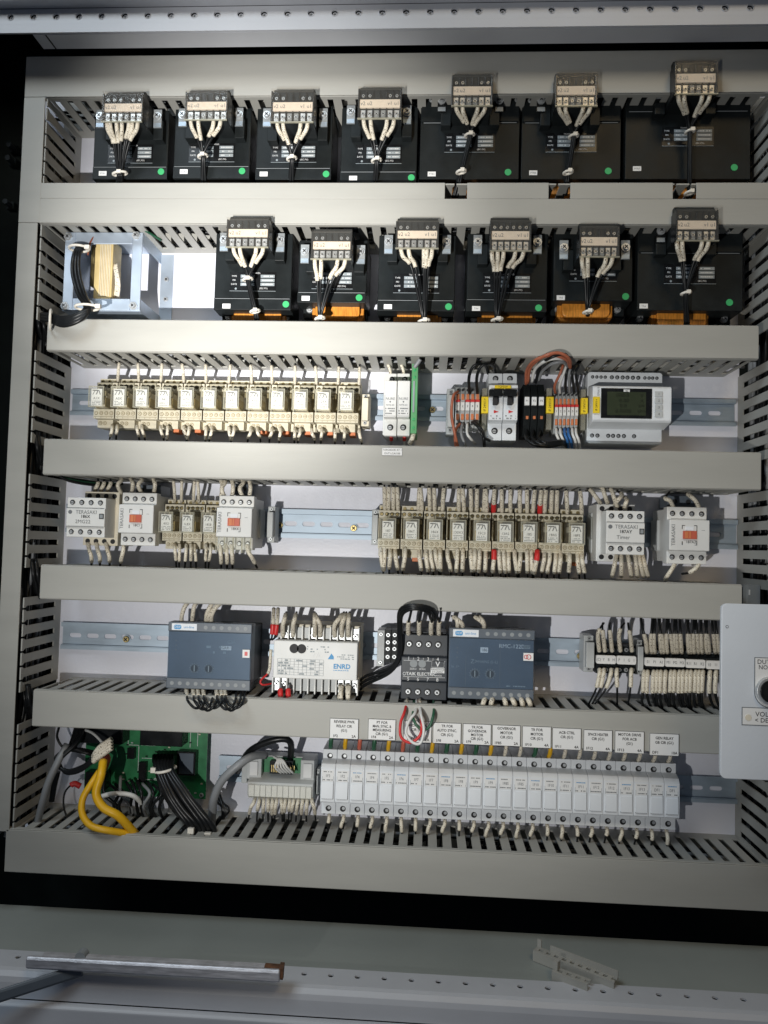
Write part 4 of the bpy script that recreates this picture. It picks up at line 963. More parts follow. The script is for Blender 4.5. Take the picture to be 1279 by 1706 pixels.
# ================================================================ CONTACTORS
def contactor(front, back, label, kind, texts, side='R', clear=False, top_y=None):
    fx0, fy0, fx1, fy1 = front; dF = 0.066 if kind == 'plain' else 0.076
    t = thing('contactor', label, 'contactor', W((fx0+fx1)/2, fy1, 0)[0], 0, W(fx0, fy1, 0.05)[1], 'white contactors')
    x0, x1, z0, z1 = R4(fx0, fy0, fx1, fy1, dF); h = z1-z0
    if kind == 'plain':
        m = MB(); s = h*0.235
        m.box(x0+0.001, x1-0.001, 0.0064, 0.046, z0+0.002, z1-0.002, 'white')
        m.box(x0-0.001, x1+0.001, 0.0064, 0.030, z0+h*0.22, z1-h*0.22, 'grey_light')
        m.side([(0.046, z0), (0.058, z0), (0.058, z0+s*0.95), (dF, z0+s), (dF, z1-s), (0.058, z1-s*0.95), (0.058, z1), (0.046, z1)], x0, x1, 'white'); obj('body', m, t, bev=0.0007)
        ds = 0.0582
        zz = (z0+s*0.5, z1-s*0.5)
    else:
        bx0, bx1, bz0, bz1 = R4(*back, 0.052)
        m = MB(); m.box(bx0, bx1, 0.0064, 0.050, bz0, bz1, 'cream' if kind == 'beige' else 'white'); m.box(bx0-0.001, bx1+0.001, 0.0064, 0.030, bz0+0.008, bz1-0.008, 'grey_light'); obj('body', m, t, bev=0.0007)
        s = h*0.27
        m = MB(); m.side([(0.050, z0), (dF-0.0015, z0), (dF-0.0015, z0+s), (dF, z0+s+0.0002), (dF, z1-s), (dF-0.0015, z1-s-0.0002), (dF-0.0015, z1), (0.050, z1)], x0, x1, 'white'); obj('auxiliary_block', m, t, bev=0.0006)
        m = MB(); 
        for k in range(4): m.new(); m.cyl(bx0+(bx1-bx0)*(0.14+0.24*k), bz0+0.0045, 0.049, 0.0503, 0.0025, 'ink'); m.new(); m.cyl(bx0+(bx1-bx0)*(0.14+0.24*k), bz1-0.0045, 0.049, 0.0503, 0.0025, 'ink')
        obj('lower_terminal', m, t)
        ds = dF-0.0013; zz = (z0+s*0.5, z1-s*0.45)
    m = MB()
    for z in zz:
        for k in range(4):
            x = x0+(x1-x0)*(0.135+0.243*k); m.new(); m.ring(x, z, ds-0.0002, 0.0028, 0.0004, 'white', 12); m.well(x, z, ds, 0.0027)
    obj('terminal_screw', m, t)
    q = dF+0.0003; cx = (x0+x1)/2; w = x1-x0
    if kind == 'plain':
        zc = z0+h*0.50
        m = MB(); m.box(cx-w*0.17, cx+w*0.17, dF-0.001, dF+0.0018, zc-0.0036, zc+0.0042, 'copper_red'); m.box(cx-w*0.02, cx+w*0.02, dF+0.0018, dF+0.0024, zc-0.0030, zc+0.0040, 'orange'); m.box(cx-w*0.13, cx-w*0.04, dF+0.0018, dF+0.0022, zc-0.0030, zc+0.0038, 'orange'); obj('actuator', m, t, bev=0.0004)
        m = MB()
        for u, v, a_, b_ in ((-0.19, -0.11, 0.0092, 0.0098), (-0.19, -0.175, 0.006, 0.0098), (0.11, 0.19, 0.0092, 0.0098), (0.175, 0.19, 0.004, 0.0098), (0.13, 0.19, -0.0095, -0.009), (0.175, 0.19, -0.0095, -0.005), (-0.19, -0.17, -0.0095, -0.006)):
            m.box(cx+w*u, cx+w*v, dF, q-0.0001, zc+a_, zc+b_, 'ink')
        m.box(cx-w*0.10, cx+w*0.10, dF, dF+0.0006, zc+0.0046, zc+0.0085, 'white_cool')
        m.box(x1-w*0.2, x1-w*0.12, dF, q-0.0001, zc+0.005, zc+0.0053, 'ink_grey')
        m.text(texts[0], x0+w*0.10, z0+h*0.5, q, 0.0050, 'ink_grey', rot=math.pi/2, wide=0.95)
        m.text(texts[1], cx+w*0.04, zc-0.0065, q, 0.0036, 'ink'); obj('print', m, t)
        if clear:
            m = MB(); m.box(x0, x1, 0.0605, 0.0660, z0-0.003, z0+s*0.95, 'clear')
            for k in range(5): m.box(x0+w*k/4.0-(0.0007 if k else 0)-(0.0 if k < 4 else 0.0003), x0+w*k/4.0+(0.0007 if k < 4 else 0), 0.0662, 0.0668, z0-0.003, z0+s*0.95, 'clear_edge')
            obj('clear_cover', m, t)
    else:
        m = MB(); zc = (z0+z1)/2
        m.text(texts[0], cx+w*0.02, zc+h*0.13, q, 0.0052, 'ink_grey', wide=0.95); m.cyl(x0+w*0.10, zc+h*0.13, dF, q, 0.0020, 'ink_grey')
        m.text(texts[1], cx, zc+h*0.02, q, 0.0044, 'ink', bold=0.01); m.text(texts[2], cx-w*0.06, zc-h*0.11, q, 0.0052, 'ink_grey')
        for u in (z0+s-0.0004, z1-s): m.box(x0, x1-0.001, dF-0.0005, q-0.0001, u, u+0.0004, 'ink_grey')
        m.box(x1-w*0.14, x1-w*0.02, dF, dF+0.0005, zc-h*0.03, zc+h*0.10, 'ink'); m.box(x1-w*0.12, x1-w*0.04, dF+0.0005, dF+0.0008, zc-h*0.01, zc+h*0.08, 'grey_mid'); obj('print', m, t)
    return t
contactor((110, 829, 174, 895), (138, 819, 196, 909), 'white contactor with a stacked front block at the far left of its row', 'beige', ('TERASAKI', '186X', '2MG22'))
contactor((197, 820, 255, 909), None, 'white contactor with an orange window, left of the three relays', 'plain', ('TERASAKI', '18C1'))
contactor((360, 825, 419, 916), None, 'white contactor with an orange window and clear guard, right of the three relays', 'plain', ('TERASAKI', '18KK'), clear=True)
contactor((1010, 851, 1074, 924), (994, 840, 1058, 936), 'white contactor with a stacked front block, right of the nine relays', 'white', ('TERASAKI', '187AY', 'Timer'))
contactor((1115, 844, 1182, 940), None, 'white contactor with an orange window standing alone at the right', 'plain', ('TERASAKI', '187AZ'))
GC = 'sleeved wires of the contactors'
def cw(pts, label, sl=(0, 0.75), **k): wire(pts, label, GC, sl=sl, sr=0.0021, r=0.0012, **k)
for k, px in enumerate((146, 160, 176)): cw([(px, 905, 0.05), (px+3, 918, 0.056), (px+6, 928, 0.056), (px+6, 944, 0.045)], ordn(k+1)+' wire below the far left stacked contactor')
cw([(206, 905, 0.05), (205, 918, 0.058), (202, 930, 0.056), (200, 944, 0.045)], 'wire below the orange windowed contactor left of the relays')
for k, px in enumerate((198, 215, 232, 252)): cw([(px+2, 794, 0.04), (px+4, 800, 0.05), (px+(6 if k % 2 else -2), 808, 0.056), (px+4, 822, 0.045)], ordn(k+1)+' wire above the orange windowed contactor left of the relays', sl=(0.2, 1))
for k, px in enumerate((155, 165, 176)): cw([(px+8, 796, 0.03), (px+8, 806, 0.035), (px+4, 814, 0.035), (px+2, 822, 0.028)], ordn(k+1)+' wire above the far left stacked contactor', sl=(0.3, 1))
for k, px in enumerate((366, 376, 385, 412)): cw([(px, 905, 0.055), (px+1, 918, 0.062), (px+(2 if k < 3 else 8), 930, 0.060), (px+(2 if k < 3 else 16), 946, 0.045)], ordn(k+1)+' wire below the contactor with the clear guard')
for k, px in enumerate((366, 372, 384, 402, 413)): cw([(px, 796, 0.035), (px+3, 804, 0.045), (px+(-3 if k % 2 else 4), 814, 0.052), (px+2, 828, 0.05)], ordn(k+1)+' wire above the contactor with the clear guard', sl=(0.15, 1))
for k, (px, dx) in enumerate(((1027, -8), (1035, 0), (1046, 6), (1058, 4), (1064, 8), (1070, 10))): cw([(px, 925, 0.055), (px+dx*0.3, 936, 0.062), (px+dx*0.6, 948, 0.060), (px+dx, 962, 0.05)], ordn(k+1)+' wire below the stacked contactor right of the nine relays', sl=(0, 0.95))
for k, (a_, b_) in enumerate((((985, 818), (1000, 838)), ((1003, 813), (1012, 838)), ((1018, 816), (1028, 844)), ((1036, 824), (1024, 840)), ((1044, 832), (1040, 846)))): cw([(a_[0]-8, a_[1]-6, 0.05), (a_[0], a_[1], 0.062), ((a_[0]+b_[0])/2, (a_[1]+b_[1])/2, 0.066), (b_[0], b_[1], 0.056)], ordn(k+1)+' curled wire above the stacked contactor right of the nine relays', sl=(0.3, 1))
cw([(1125, 938, 0.054), (1118, 950, 0.060), (1110, 962, 0.056), (1106, 972, 0.045)], 'wire below the lone contactor, on its left')
cw([(1165, 938, 0.054), (1160, 946, 0.060), (1148, 954, 0.056), (1136, 956, 0.045)], 'wire below the lone contactor, bending left', sl=(0, 0.6))
cw([(1115, 820, 0.05), (1108, 830, 0.060), (1116, 834, 0.062), (1122, 846, 0.052)], 'thick wire hooked above the lone contactor, on its left', sl=(0.4, 1))
cw([(1143, 822, 0.05), (1152, 828, 0.062), (1160, 836, 0.062), (1165, 848, 0.052)], 'thick wire sloping above the lone contactor, on its right', sl=(0.1, 1))
# slate mounting feet of the contactors
for k, (a_, lab) in enumerate((((226, 808, 268, 826), 'left of the relays'), ((386, 806, 412, 824), 'with the clear guard'), ((1112, 826, 1158, 846), 'standing alone'))):
    q = R4(*a_, 0.036); t = thing('coil_terminal', 'dark grey coil terminal above the contactor '+lab, 'terminal', q[0], 0, q[2], 'coil terminals above contactors')
    m = MB(); m.box(q[0], q[1], 0.0064, 0.036, q[2], q[3], 'slate'); obj('body', m, t, bev=0.0006)
    m = MB()
    for u in (0.25, 0.75): m.new(); m.cyl(q[0]+(q[1]-q[0])*u, (q[2]+q[3])/2, 0.035, 0.0363, 0.0026, 'ink')
    obj('screw_hole', m, t)

# ================================================================ ROW 5 MODULES
def blue_module(px0, py0, px1, py1, label, knobs, badge_txt, kind):
    dF = 0.066; x0, x1, z0, z1 = R4(px0, py0, px1, py1, dF); h = z1-z0; w = x1-x0
    t = thing('protection_relay', label, 'protection relay', (x0+x1)/2, 0, z0, 'smoky blue protection modules')
    m = MB(); m.box(x0+0.002, x1-0.002, 0.0064, 0.052, z0+0.004, z1-0.004, 'black'); m.box(x0, x1, 0.050, dF-0.002, z0, z1, 'slate'); obj('housing', m, t, bev=0.0010)
    m = MB(); m.new(); m.box(x0, x1, dF-0.0018, dF, z1-h*0.14, z1, 'slate'); m.new(); m.box(x0, x1, dF-0.0018, dF, z0, z0+h*0.16, 'slate'); obj('terminal_cover', m, t, bev=0.0008)
    m = MB(); m.box(x0+0.001, x1-0.001, dF-0.0018, dF-0.0012, z0+h*0.165, z1-h*0.145, 'slate_blue'); o = obj('face', m, t)
    q = dF-0.0010
    m = MB()
    if kind == 'L':
        m.text('G3A', x0+w*0.76, z0+h*0.72, q, 0.0045, 'ink_pale'); m.dashes(x0+w*0.30, x0+w*0.70, z0+h*0.52, z0+h*0.68, q, 2, 'ink_pale', 0.3)
        m.box(x0+w*0.64, x0+w*0.76, q, q+0.0003, z0+h*0.60, z0+h*0.66, 'label_white'); m.text('GRR1', x0+w*0.70, z0+h*0.63, q+0.0004, 0.0040, 'ink')
        m.box(x0+w*0.90, x0+w*0.985, dF+0.0006, dF+0.0010, z0+h*0.50, z0+h*0.62, 'label_white'); m.box(x0+w*0.925, x0+w*0.96, dF+0.0010, dF+0.0012, z0+h*0.53, z0+h*0.59, 'red')
    else:
        m.text('RMC-122D', x0+w*0.74, z0+h*0.76, q, 0.0055, 'ink_white'); m.box(x0+w*0.87, x0+w*0.95, q, q+0.0002, z0+h*0.735, z0+h*0.785, 'ink_pale'); m.text('DEIF', x0+w*0.91, z0+h*0.76, q+0.0003, 0.0032, 'ink')
        m.box(x0+w*0.37, x0+w*0.46, q, q+0.0003, z0+h*0.66, z0+h*0.735, 'label_white'); m.text('186', x0+w*0.415, z0+h*0.697, q+0.0004, 0.0040, 'ink')
        m.text('Z>', x0+w*0.30, z0+h*0.53, q, 0.0060, 'ink_pale'); m.text('MAINS (L-L)', x0+w*0.46, z0+h*0.53, q, 0.0038, 'ink_pale')
        m.box(x0+w*0.87, x0+w*0.985, dF+0.0006, dF+0.0010, z0+h*0.57, z0+h*0.68, 'label_white'); m.ring(x0+w*0.93, z0+h*0.625, dF+0.0012, 0.0022, 0.0003, 'red'); m.ring(x0+w*0.90, z0+h*0.625, dF+0.0012, 0.0018, 0.0003, 'red')
        m.dashes(x0+w*0.68, x0+w*0.90, z0+h*0.18, z0+h*0.22, q, 1, 'ink_pale', 0.6); m.text('In  I>', x0+w*0.08, z0+h*0.45, q, 0.0036, 'ink_pale')
        m.box(x0+w*0.60, x0+w*0.605, q, q+0.0002, z0+h*0.18, z0+h*0.80, 'ink_grey'); m.box(x0+w*0.20, x0+w*0.205, q, q+0.0002, z0+h*0.18, z0+h*0.60, 'ink_grey')
    for k in range(3): m.cyl(x0+w*0.1, z0+h*(0.72-0.07*k), q-0.0003, q+0.0002, 0.0009, 'ink_grey')
    obj('print', m, o)
    for kx, ky in knobs:
        m = MB(); x, z = x0+w*kx, z0+h*ky
        m.cyl(x, z, q-0.0005, q+0.0004, 0.0046, 'ink_grey', 18); m.cyl(x, z, q+0.0004, q+0.0006, 0.0036, 'ink', 18); m.box(x-0.0005, x+0.0005, q+0.0006, q+0.0010, z-0.003, z+0.003, 'ink_pale')
        for a in range(11):
            th = math.radians(-50+a*28); m.cyl(x+0.0050*math.cos(th), z+0.0050*math.sin(th), q-0.0002, q+0.0002, 0.0004, 'ink_pale', 6)
        obj('knob', m, o)
    m = MB(); m.box(x0+0.0008, x1-0.0008, dF-0.0003, dF+0.0005, z0+h*0.162, z1-h*0.142, 'blue_clear'); obj('clear_cover', m, t, bev=0.0003)
    m = MB(); m.box(x0+w*0.045, x0+w*0.345, dF, dF+0.0003, z1-h*0.12, z1-h*0.02, 'white_cool'); m.rbox(x0+w*0.07, x0+w*0.16, dF+0.0003, dF+0.0005, z1-h*0.105, z1-h*0.04, 0.0018, 'ink_blue'); m.text('DEIF', x0+w*0.115, z1-h*0.072, dF+0.0006, 0.0034, 'ink_white'); m.text(badge_txt, x0+w*0.25, z1-h*0.072, dF+0.0005, 0.0036, 'ink_blue'); obj('badge', m, t)
    m = MB()
    for k in range(10):
        x = x0+w*(0.07+0.095*k)
        if k > 3: m.new(); m.cyl(x, z1-h*0.07, dF, dF+0.0002, 0.0020, 'grey_mid')
        m.new(); m.cyl(x, z0+h*0.08, dF, dF+0.0002, 0.0020, 'grey_mid')
    obj('screw_access', m, t)
    return t
blue_module(278, 1038, 418, 1149, 'smoky blue module with a red and white sticker at its right edge, on the left', [(0.33, 0.31), (0.50, 0.31)], 'uni-line', 'L')
blue_module(747, 1048, 890, 1166, 'smoky blue module beside the black transducer, with two round dials', [(0.31, 0.36), (0.49, 0.36)], 'uni-line', 'R')
# white transducer with screw terminals
t = thing('power_transmitter', 'off-white transducer with bare screw terminals and two black dots', 'transducer', W(525, 1100, 0)[0], 0, W(525, 1150, 0.05)[1])
dF = 0.062; x0, x1, z0, z1 = R4(455, 1069, 595, 1132, dF)
b = R4(457, 1046, 597, 1152, 0.048)
m = MB(); m.box(x0+0.001, x1+0.001, 0.0064, 0.046, b[2]+0.001, b[3]+0.003, 'cream'); obj('body', m, t, bev=0.0008)
m = MB(); m.box(x0, x1, 0.046, dF, z0, z1, 'white'); o = obj('face', m, t, bev=0.0008)
w, h = x1-x0, z1-z0; q = dF+0.0001
m = MB(); m.cyl(x0+w*0.245, z0+h*0.80, dF, dF+0.0005, 0.0046, 'ink', 20); m.cyl(x0+w*0.335, z0+h*0.80, dF, dF+0.0005, 0.0046, 'ink', 20)
for r in range(7): m.box(x0+w*0.05, x0+w*0.60, q, q+0.0001, z0+h*(0.10+0.07*r), z0+h*(0.10+0.07*r)+0.0002, 'ink_pale')
for c_ in range(12): m.box(x0+w*(0.05+0.05*c_), x0+w*(0.05+0.05*c_)+0.0002, q+0.0002, q+0.0003, z0+h*0.10, z0+h*0.52, 'ink_pale')
m.dashes(x0+w*0.06, x0+w*0.59, z0+h*0.10, z0+h*0.52, q+0.0003, 6, 'ink_pale', 0.35); m.dashes(x0+w*0.40, x0+w*0.66, z0+h*0.70, z0+h*0.90, q, 3, 'ink_pale', 0.5)
m.text('1A', x0+w*0.51, z0+h*0.64, q+0.0002, 0.0075, 'label_white'); 
m.prism([(x0+w*0.65, z0+h*0.55), (x0+w*0.72, z0+h*0.55), (x0+w*0.72, z0+h*0.62), (x0+w*0.69, z0+h*0.70)], q, q+0.0002, 'ink_blue')
m.text('ENRD', x0+w*0.82, z0+h*0.36, q+0.0001, 0.0065, 'ink_blue', bold=0.03); m.dashes(x0+w*0.72, x0+w*0.93, z0+h*0.24, z0+h*0.28, q, 1, 'ink_blue'); m.dashes(x0+w*0.76, x0+w*0.96, z0+h*0.54, z0+h*0.70, q, 3, 'ink_pale', 0.6)
obj('print', m, o)
m = MB(); NB = 12
for k in range(NB+1):
    x = b[0]+(b[1]-b[0])*k/NB
    m.new(); m.box(x-0.0006, x+0.0006, 0.046, 0.054, z1+0.0004, b[3]+0.002, 'white'); m.new(); m.box(x-0.0006, x+0.0006, 0.046, 0.054, b[2]-0.002, z0-0.0004, 'white')
obj('barrier', m, t)
m = MB()
for k in range(NB):
    x = b[0]+(b[1]-b[0])*(k+0.5)/NB
    top = k in (1, 2, 5, 6, 8, 9, 10, 11); bot = k in (0, 1, 9, 10, 11)
    m.new(); m.box(x-0.0026, x+0.0026, 0.046, 0.048, z1+0.001, b[3], 'steel' if top else 'grey_light')
    if top: m.screw(x, (z1+b[3])/2-0.001, 0.0515, 0.0026)
    m.new(); m.box(x-0.0026, x+0.0026, 0.046, 0.048, b[2], z0-0.001, 'steel' if bot else 'grey_light')
    if bot: m.screw(x, (z0+b[2])/2, 0.0515, 0.0026)
obj('terminal_screw', m, t)
GT = 'wires of the white transducer'
for k, (px, j) in enumerate(((471, 3), (488, 3), (524, 0), (533, -5), (557, 8), (569, 4), (580, 1))):
    wire([(px+j*2, 1020, 0.052), (px+j, 1030, 0.064), (px, 1042, 0.062), (px, 1060, 0.052)], ordn(k+1)+' sleeved wire from the left above the white transducer', GT, sl=(0.15, 1), sr=0.0023, r=0.0012)
for k, (px, j) in enumerate(((566, 2), (570, -5), (578, 1), (582, -2))):
    wire([(px, 1142, 0.052), (px+j*0.5, 1152, 0.062), (px+j, 1164, 0.066), (px+j*0.6, 1175, 0.066)], ordn(k+1)+' short sleeved wire under the right of the white transducer', GT, sl=(0, 1), sr=0.0021, r=0.0012)
for k, px in enumerate((468, 481)):
    wire([(px, 1140, 0.052), (px-1, 1154, 0.062), (px+1, 1172, 0.066), (px+12, 1184, 0.072), (px+22, 1170, 0.07), (px+26, 1152, 0.045)], ['left', 'right'][k]+' pale wire with a red boot under the white transducer', GT, mat='wire_grey', band=(0.12, 0.36), r=0.0013, sr=0.0022)
for k in range(2):
    wire([(456+k*7, 1014, 0.045), (455+k*7, 1030, 0.055), (453+k*5, 1060, 0.055), (450+k*3, 1066, 0.05)], ['left', 'right'][k]+' sleeved wire with a red boot beside the top of the white transducer', GT, sl=(0, 0.5), band=(0.5, 0.75), sr=0.0020)
wire([(451, 1082, 0.05), (450, 1100, 0.052), (447, 1120, 0.052), (434, 1134, 0.05), (438, 1141, 0.05), (455, 1138, 0.04)], 'sleeved wire with a red bend left of the white transducer', GT, sl=(0, 0.45), mat='red')
# small terminal block
t = thing('small_terminal_block', 'small grey and black terminal block between the transducers', 'terminal block', W(645, 1080, 0)[0], 0, W(645, 1110, 0.03)[1])
q = R4(628, 1050, 640, 1110, 0.036); m = MB(); m.box(q[0], q[1], 0.0064, 0.036, q[2], q[3], 'grey_light'); m.screw((q[0]+q[1])/2, q[3]-0.004, 0.0375, 0.0024); m.screw((q[0]+q[1])/2, q[2]+0.004, 0.0375, 0.0024); obj('clamp', m, t, bev=0.0005)
for k in range(2):
    q = R4(641+k*11, 1049, 651+k*11, 1104, 0.034); m = MB(); m.box(q[0], q[1], 0.0064, 0.034, q[2], q[3], 'black')
    for u in (0.18, 0.42, 0.62, 0.84): m.screw((q[0]+q[1])/2, q[2]+(q[3]-q[2])*u, 0.0355, 0.0023)
    obj('terminal_block', m, t)
# black transducer
t = thing('voltage_transducer', 'black transducer with white print and eight screws', 'transducer', W(706, 1110, 0)[0], 0, W(706, 1168, 0.05)[1])
dF = 0.064; x0, x1, z0, z1 = R4(668, 1058, 745, 1168, dF); w, h = x1-x0, z1-z0
m = MB(); m.box(x0+0.001, x1-0.001, 0.0064, 0.052, z0+0.002, z1+0.002, 'slate_dark'); m.side([(0.052, z0), (dF-0.005, z0), (dF-0.004, z0+h*0.28), (dF, z0+h*0.30), (dF, z1-h*0.34), (dF-0.004, z1-h*0.32), (dF-0.005, z1), (0.052, z1)], x0, x1, 'slate_dark'); obj('housing', m, t, bev=0.0008)
q = dF+0.0001
m = MB()
for k in range(4):
    m.text(str(k+1), x0+w*(0.16+0.21*k), z1-h*0.365, q, 0.0048, 'ink_white'); m.text(str(k+5), x0+w*(0.16+0.21*k), z0+h*0.325, q, 0.0048, 'ink_white')
for k in range(3):
    m.box(x0+w*(0.265+0.21*k)-0.0001, x0+w*(0.265+0.21*k)+0.0002, q, q+0.0001, z1-h*0.39, z1-h*0.345, 'ink_white')
m.box(x0+w*0.05, x1-w*0.05, q, q+0.0001, z1-h*0.395, z1-h*0.39, 'ink_white'); m.box(x0+w*0.05, x1-w*0.05, q, q+0.0001, z0+h*0.36, z0+h*0.365, 'ink_white')
m.text('TAIK ELECTRIC', x0+w*0.44, z0+h*0.405, q, 0.0044, 'ink_white', bold=0.02); m.ring(x0+w*0.075, z0+h*0.405, q, 0.0014, 0.0003, 'ink_white')
for (u0, u1, v0, v1) in ((0.66, 0.93, 0.515, 0.52), (0.66, 0.93, 0.605, 0.61), (0.66, 0.664, 0.515, 0.61), (0.926, 0.93, 0.515, 0.61)): m.box(x0+w*u0, x0+w*u1, q, q+0.0001, z0+h*v0, z0+h*v1, 'ink_white')
m.text('V', x0+w*0.79, z0+h*0.56, q, 0.0070, 'ink_white', bold=0.02); m.box(x0+w*0.64, x0+w*0.94, q, q+0.0001, z0+h*0.42+0.0006, z0+h*0.505, 'ink_white'); m.text('TRANSDUCER', x0+w*0.79, z0+h*0.482, q+0.0002, 0.0024, 'ink'); m.text('TT-UVDC', x0+w*0.79, z0+h*0.445, q+0.0002, 0.0026, 'ink')
m.text('ZERO', x0+w*0.26, z0+h*0.48, q, 0.0026, 'ink_white'); m.text('SPAN', x0+w*0.46, z0+h*0.48, q, 0.0026, 'ink_white'); m.text('MADE', x0+w*0.82, z0+h*0.39, q, 0.0022, 'ink_white')
for u in (0.27, 0.455): m.cyl(x0+w*u, z0+h*0.565, dF-0.0005, dF+0.0010, 0.0038, 'grey_mid', 18)
obj('print', m, t)
m = MB()
for k in range(4):
    for z in (z0+h*0.125, z1-h*0.15):
        x = x0+w*(0.16+0.21*k); m.new(); m.cyl(x, z, dF-0.0055, dF-0.0036, 0.0034, 'ink', 16); m.screw(x, z, dF-0.0026, 0.0026)
obj('terminal_screw', m, t)
GK = 'wires of the black transducer'
for k, px in enumerate((680, 698, 718, 731)):
    wire([(px+(6 if k < 2 else 3), 1012, 0.080), (px+(3, 1, 4, 3)[k], 1026, 0.076), (px, 1040, 0.068), (px, 1060, 0.055)], ordn(k+1)+' sleeved wire from the left on top of the black transducer', GK, sl=(0.45, 1), sr=0.0023, r=0.0013)
for k in range(3):
    wire([(730-k*6, 1032, 0.072), (720-k*4, 1014+k*3, 0.090), (690, 1008+k*3, 0.096), (666+k*2, 1016+k*4, 0.088), (664+k*2, 1050, 0.070), (664+k*2, 1090, 0.062), (650, 1112+k*4, 0.055), (610, 1126+k*7, 0.045), (600, 1134+k*7, 0.03)], ['outermost', 'middle', 'innermost'][k]+' black wire arching over the black transducer and down its left side', GK, r=0.0016)
for k, (px, c) in enumerate(((674, 'red'), (700, 'wire_white'), (697, 'wire_green'))):
    if k == 0: pts = [(678, 1166, 0.064), (674, 1185, 0.088), (667, 1205, 0.094), (668, 1228, 0.095), (684, 1237, 0.095), (700, 1224, 0.094), (702, 1200, 0.092), (698, 1166, 0.062)]
    elif k == 1: pts = [(699, 1166, 0.064), (701, 1190, 0.090), (706, 1215, 0.096), (700, 1238, 0.097), (686, 1236, 0.097), (676, 1220, 0.096), (682, 1200, 0.092), (692, 1186, 0.086), (694, 1166, 0.06)]
    else: pts = [(722, 1168, 0.060), (722, 1190, 0.088), (714, 1212, 0.092), (700, 1214, 0.092), (688, 1196, 0.088), (690, 1168, 0.06)]
    wire(pts, ['red looped wire', 'white looped wire', 'dark green looped wire'][k]+' hanging below the black transducer across the labels', GK, mat=c, sl=(0, 0.13) if k < 2 else None, r=0.0014)
GB = 'wires of the blue modules'
for k, (px, dx) in enumerate(((302, 10), (320, 6), (343, 12), (348, 22), (352, 14))):
    wire([(px+dx+4, 1001, 0.060), (px+dx*0.6, 1010, 0.066), (px+1, 1024, 0.064), (px, 1036, 0.055)], ordn(k+1)+' sleeved wire above the left blue module', GB, sl=(0.12, 1), sr=0.0022)
for k, (px, dx) in enumerate(((762, -2), (770, -14), (806, -14), (806, -6))):
    wire([(px+dx-4, 1026, 0.062), (px+dx*0.6, 1032, 0.068), (px, 1040, 0.066), (px, 1050, 0.055)], ordn(k+1)+' sleeved wire above the right blue module', GB, sl=(0.1, 1), sr=0.0022)
for k, px in enumerate((310, 321, 329, 338, 360, 368, 374)):
    wire([(px, 1143, 0.055), (px+1, 1156, 0.070), (px+3, 1168, 0.090), (px+16, 1180+(k % 3)*2, 0.094), (px+30, 1172, 0.092), (px+34, 1152, 0.06)], ordn(k+1)+' looped wire below the left blue module', GB, sl=(0, 0.24), sr=0.0021, r=0.0013)
for k, (px, dx) in enumerate(((810, -4), (822, -3), (838, 3), (850, 5), (866, 3), (876, 5))):
    wire([(px, 1160, 0.055), (px+dx, 1168, 0.070), (px+dx*1.5, 1176, 0.066), (px+dx, 1183, 0.05)], ordn(k+1)+' short sleeved wire below the right blue module', GB, sl=(0, 1), sr=0.0024)
# black terminal groups with handwritten strips
GTB = 'black rail terminals of the fifth row'
def black_terms(px0, px1, n, label):
    for k in range(n):
        a = R4(px0+(px1-px0)*k/n+0.3, 1077+0.04*(px0-990), px0+(px1-px0)*(k+1)/n-0.3, 1122+0.04*(px0-990), 0.036)
        t = thing('rail_terminal', ordn(k+1)+' black rail terminal '+label, 'terminal', (a[0]+a[1])/2, 0, a[2], GTB)
        m = MB(); h = a[3]-a[2]; m.box(a[0], a[1], 0.0064, 0.034, a[2], a[3], 'black'); m.box(a[0], a[1], 0.034, 0.037, a[2]+h*0.34, a[3]-h*0.34, 'black'); obj('body', m, t)
        m = MB(); 
        for u in (0.13, 0.87): m.new(); m.screw((a[0]+a[1])/2, a[2]+h*u, 0.0362, 0.0022)
        obj('terminal_screw', m, t)
black_terms(993, 1060, 6, 'from the left in the group of six'); black_terms(1074, 1232, 12, 'from the left in the group of twelve')
def strip(px0, py0, px1, py1, marks, label):
    a = R4(px0, py0, px1, py1, 0.041); m = MB(); m.rbox(a[0]+0.0002, a[1]-0.0002, 0.0372, 0.041, a[2], a[3], 0.0015, 'label_white')
    n = len(marks)
    for k, s_ in enumerate(marks): m.text(s_, a[0]+(a[1]-a[0])*(k+0.5)/n, (a[2]+a[3])/2, 0.0413, 0.0040, 'ink_grey' if n > 1 else 'ink', wide=0.8)
    tag(obj('marker_strip', m, origin=(a[0], 0.037, a[2])), label, 'label strip', 'white marker strips of the black terminals')
strip(993, 1092, 1026, 1106, ['(C)', 'Y', 'B', 'H'], 'white marker strip furthest left on the black terminals'); strip(1027, 1093, 1060, 1107, ['P', '1', 'G', '1'], 'white marker strip second from the left, with a wavy pen mark')
strip(1074, 1096, 1107, 1110, ['S1', 'P1', 'A1'], 'white marker strip just right of the grey spacer clamp'); strip(1108, 1097, 1141, 1111, ['M1', 'M2', 'M3'], 'white marker strip fourth from the left on the black terminals')
strip(1142, 1099, 1175, 1113, ['R11', 'R1', 'R2'], 'white marker strip fifth from the left on the black terminals'); strip(1176, 1101, 1209, 1115, ['10', '11', 'L'], 'white marker strip partly behind the white control box')
GX = 'wires above the black terminals'; GY = 'wires below the black terminals'
n = 0
for px, tx in ((998, 1006), (1007, 1004), (1019, 1016), (1033, 1040), (1052, 1046)):
    n += 1; wire([(tx, 1038, 0.045), ((px+tx)/2-2, 1046, 0.052), (px-2, 1060, 0.050), (px+1, 1090, 0.036)], nth(n)+' sleeved wire from the left above the black terminals', GX, sl=(0.25, 0.9), sr=0.0021)
n2 = 0
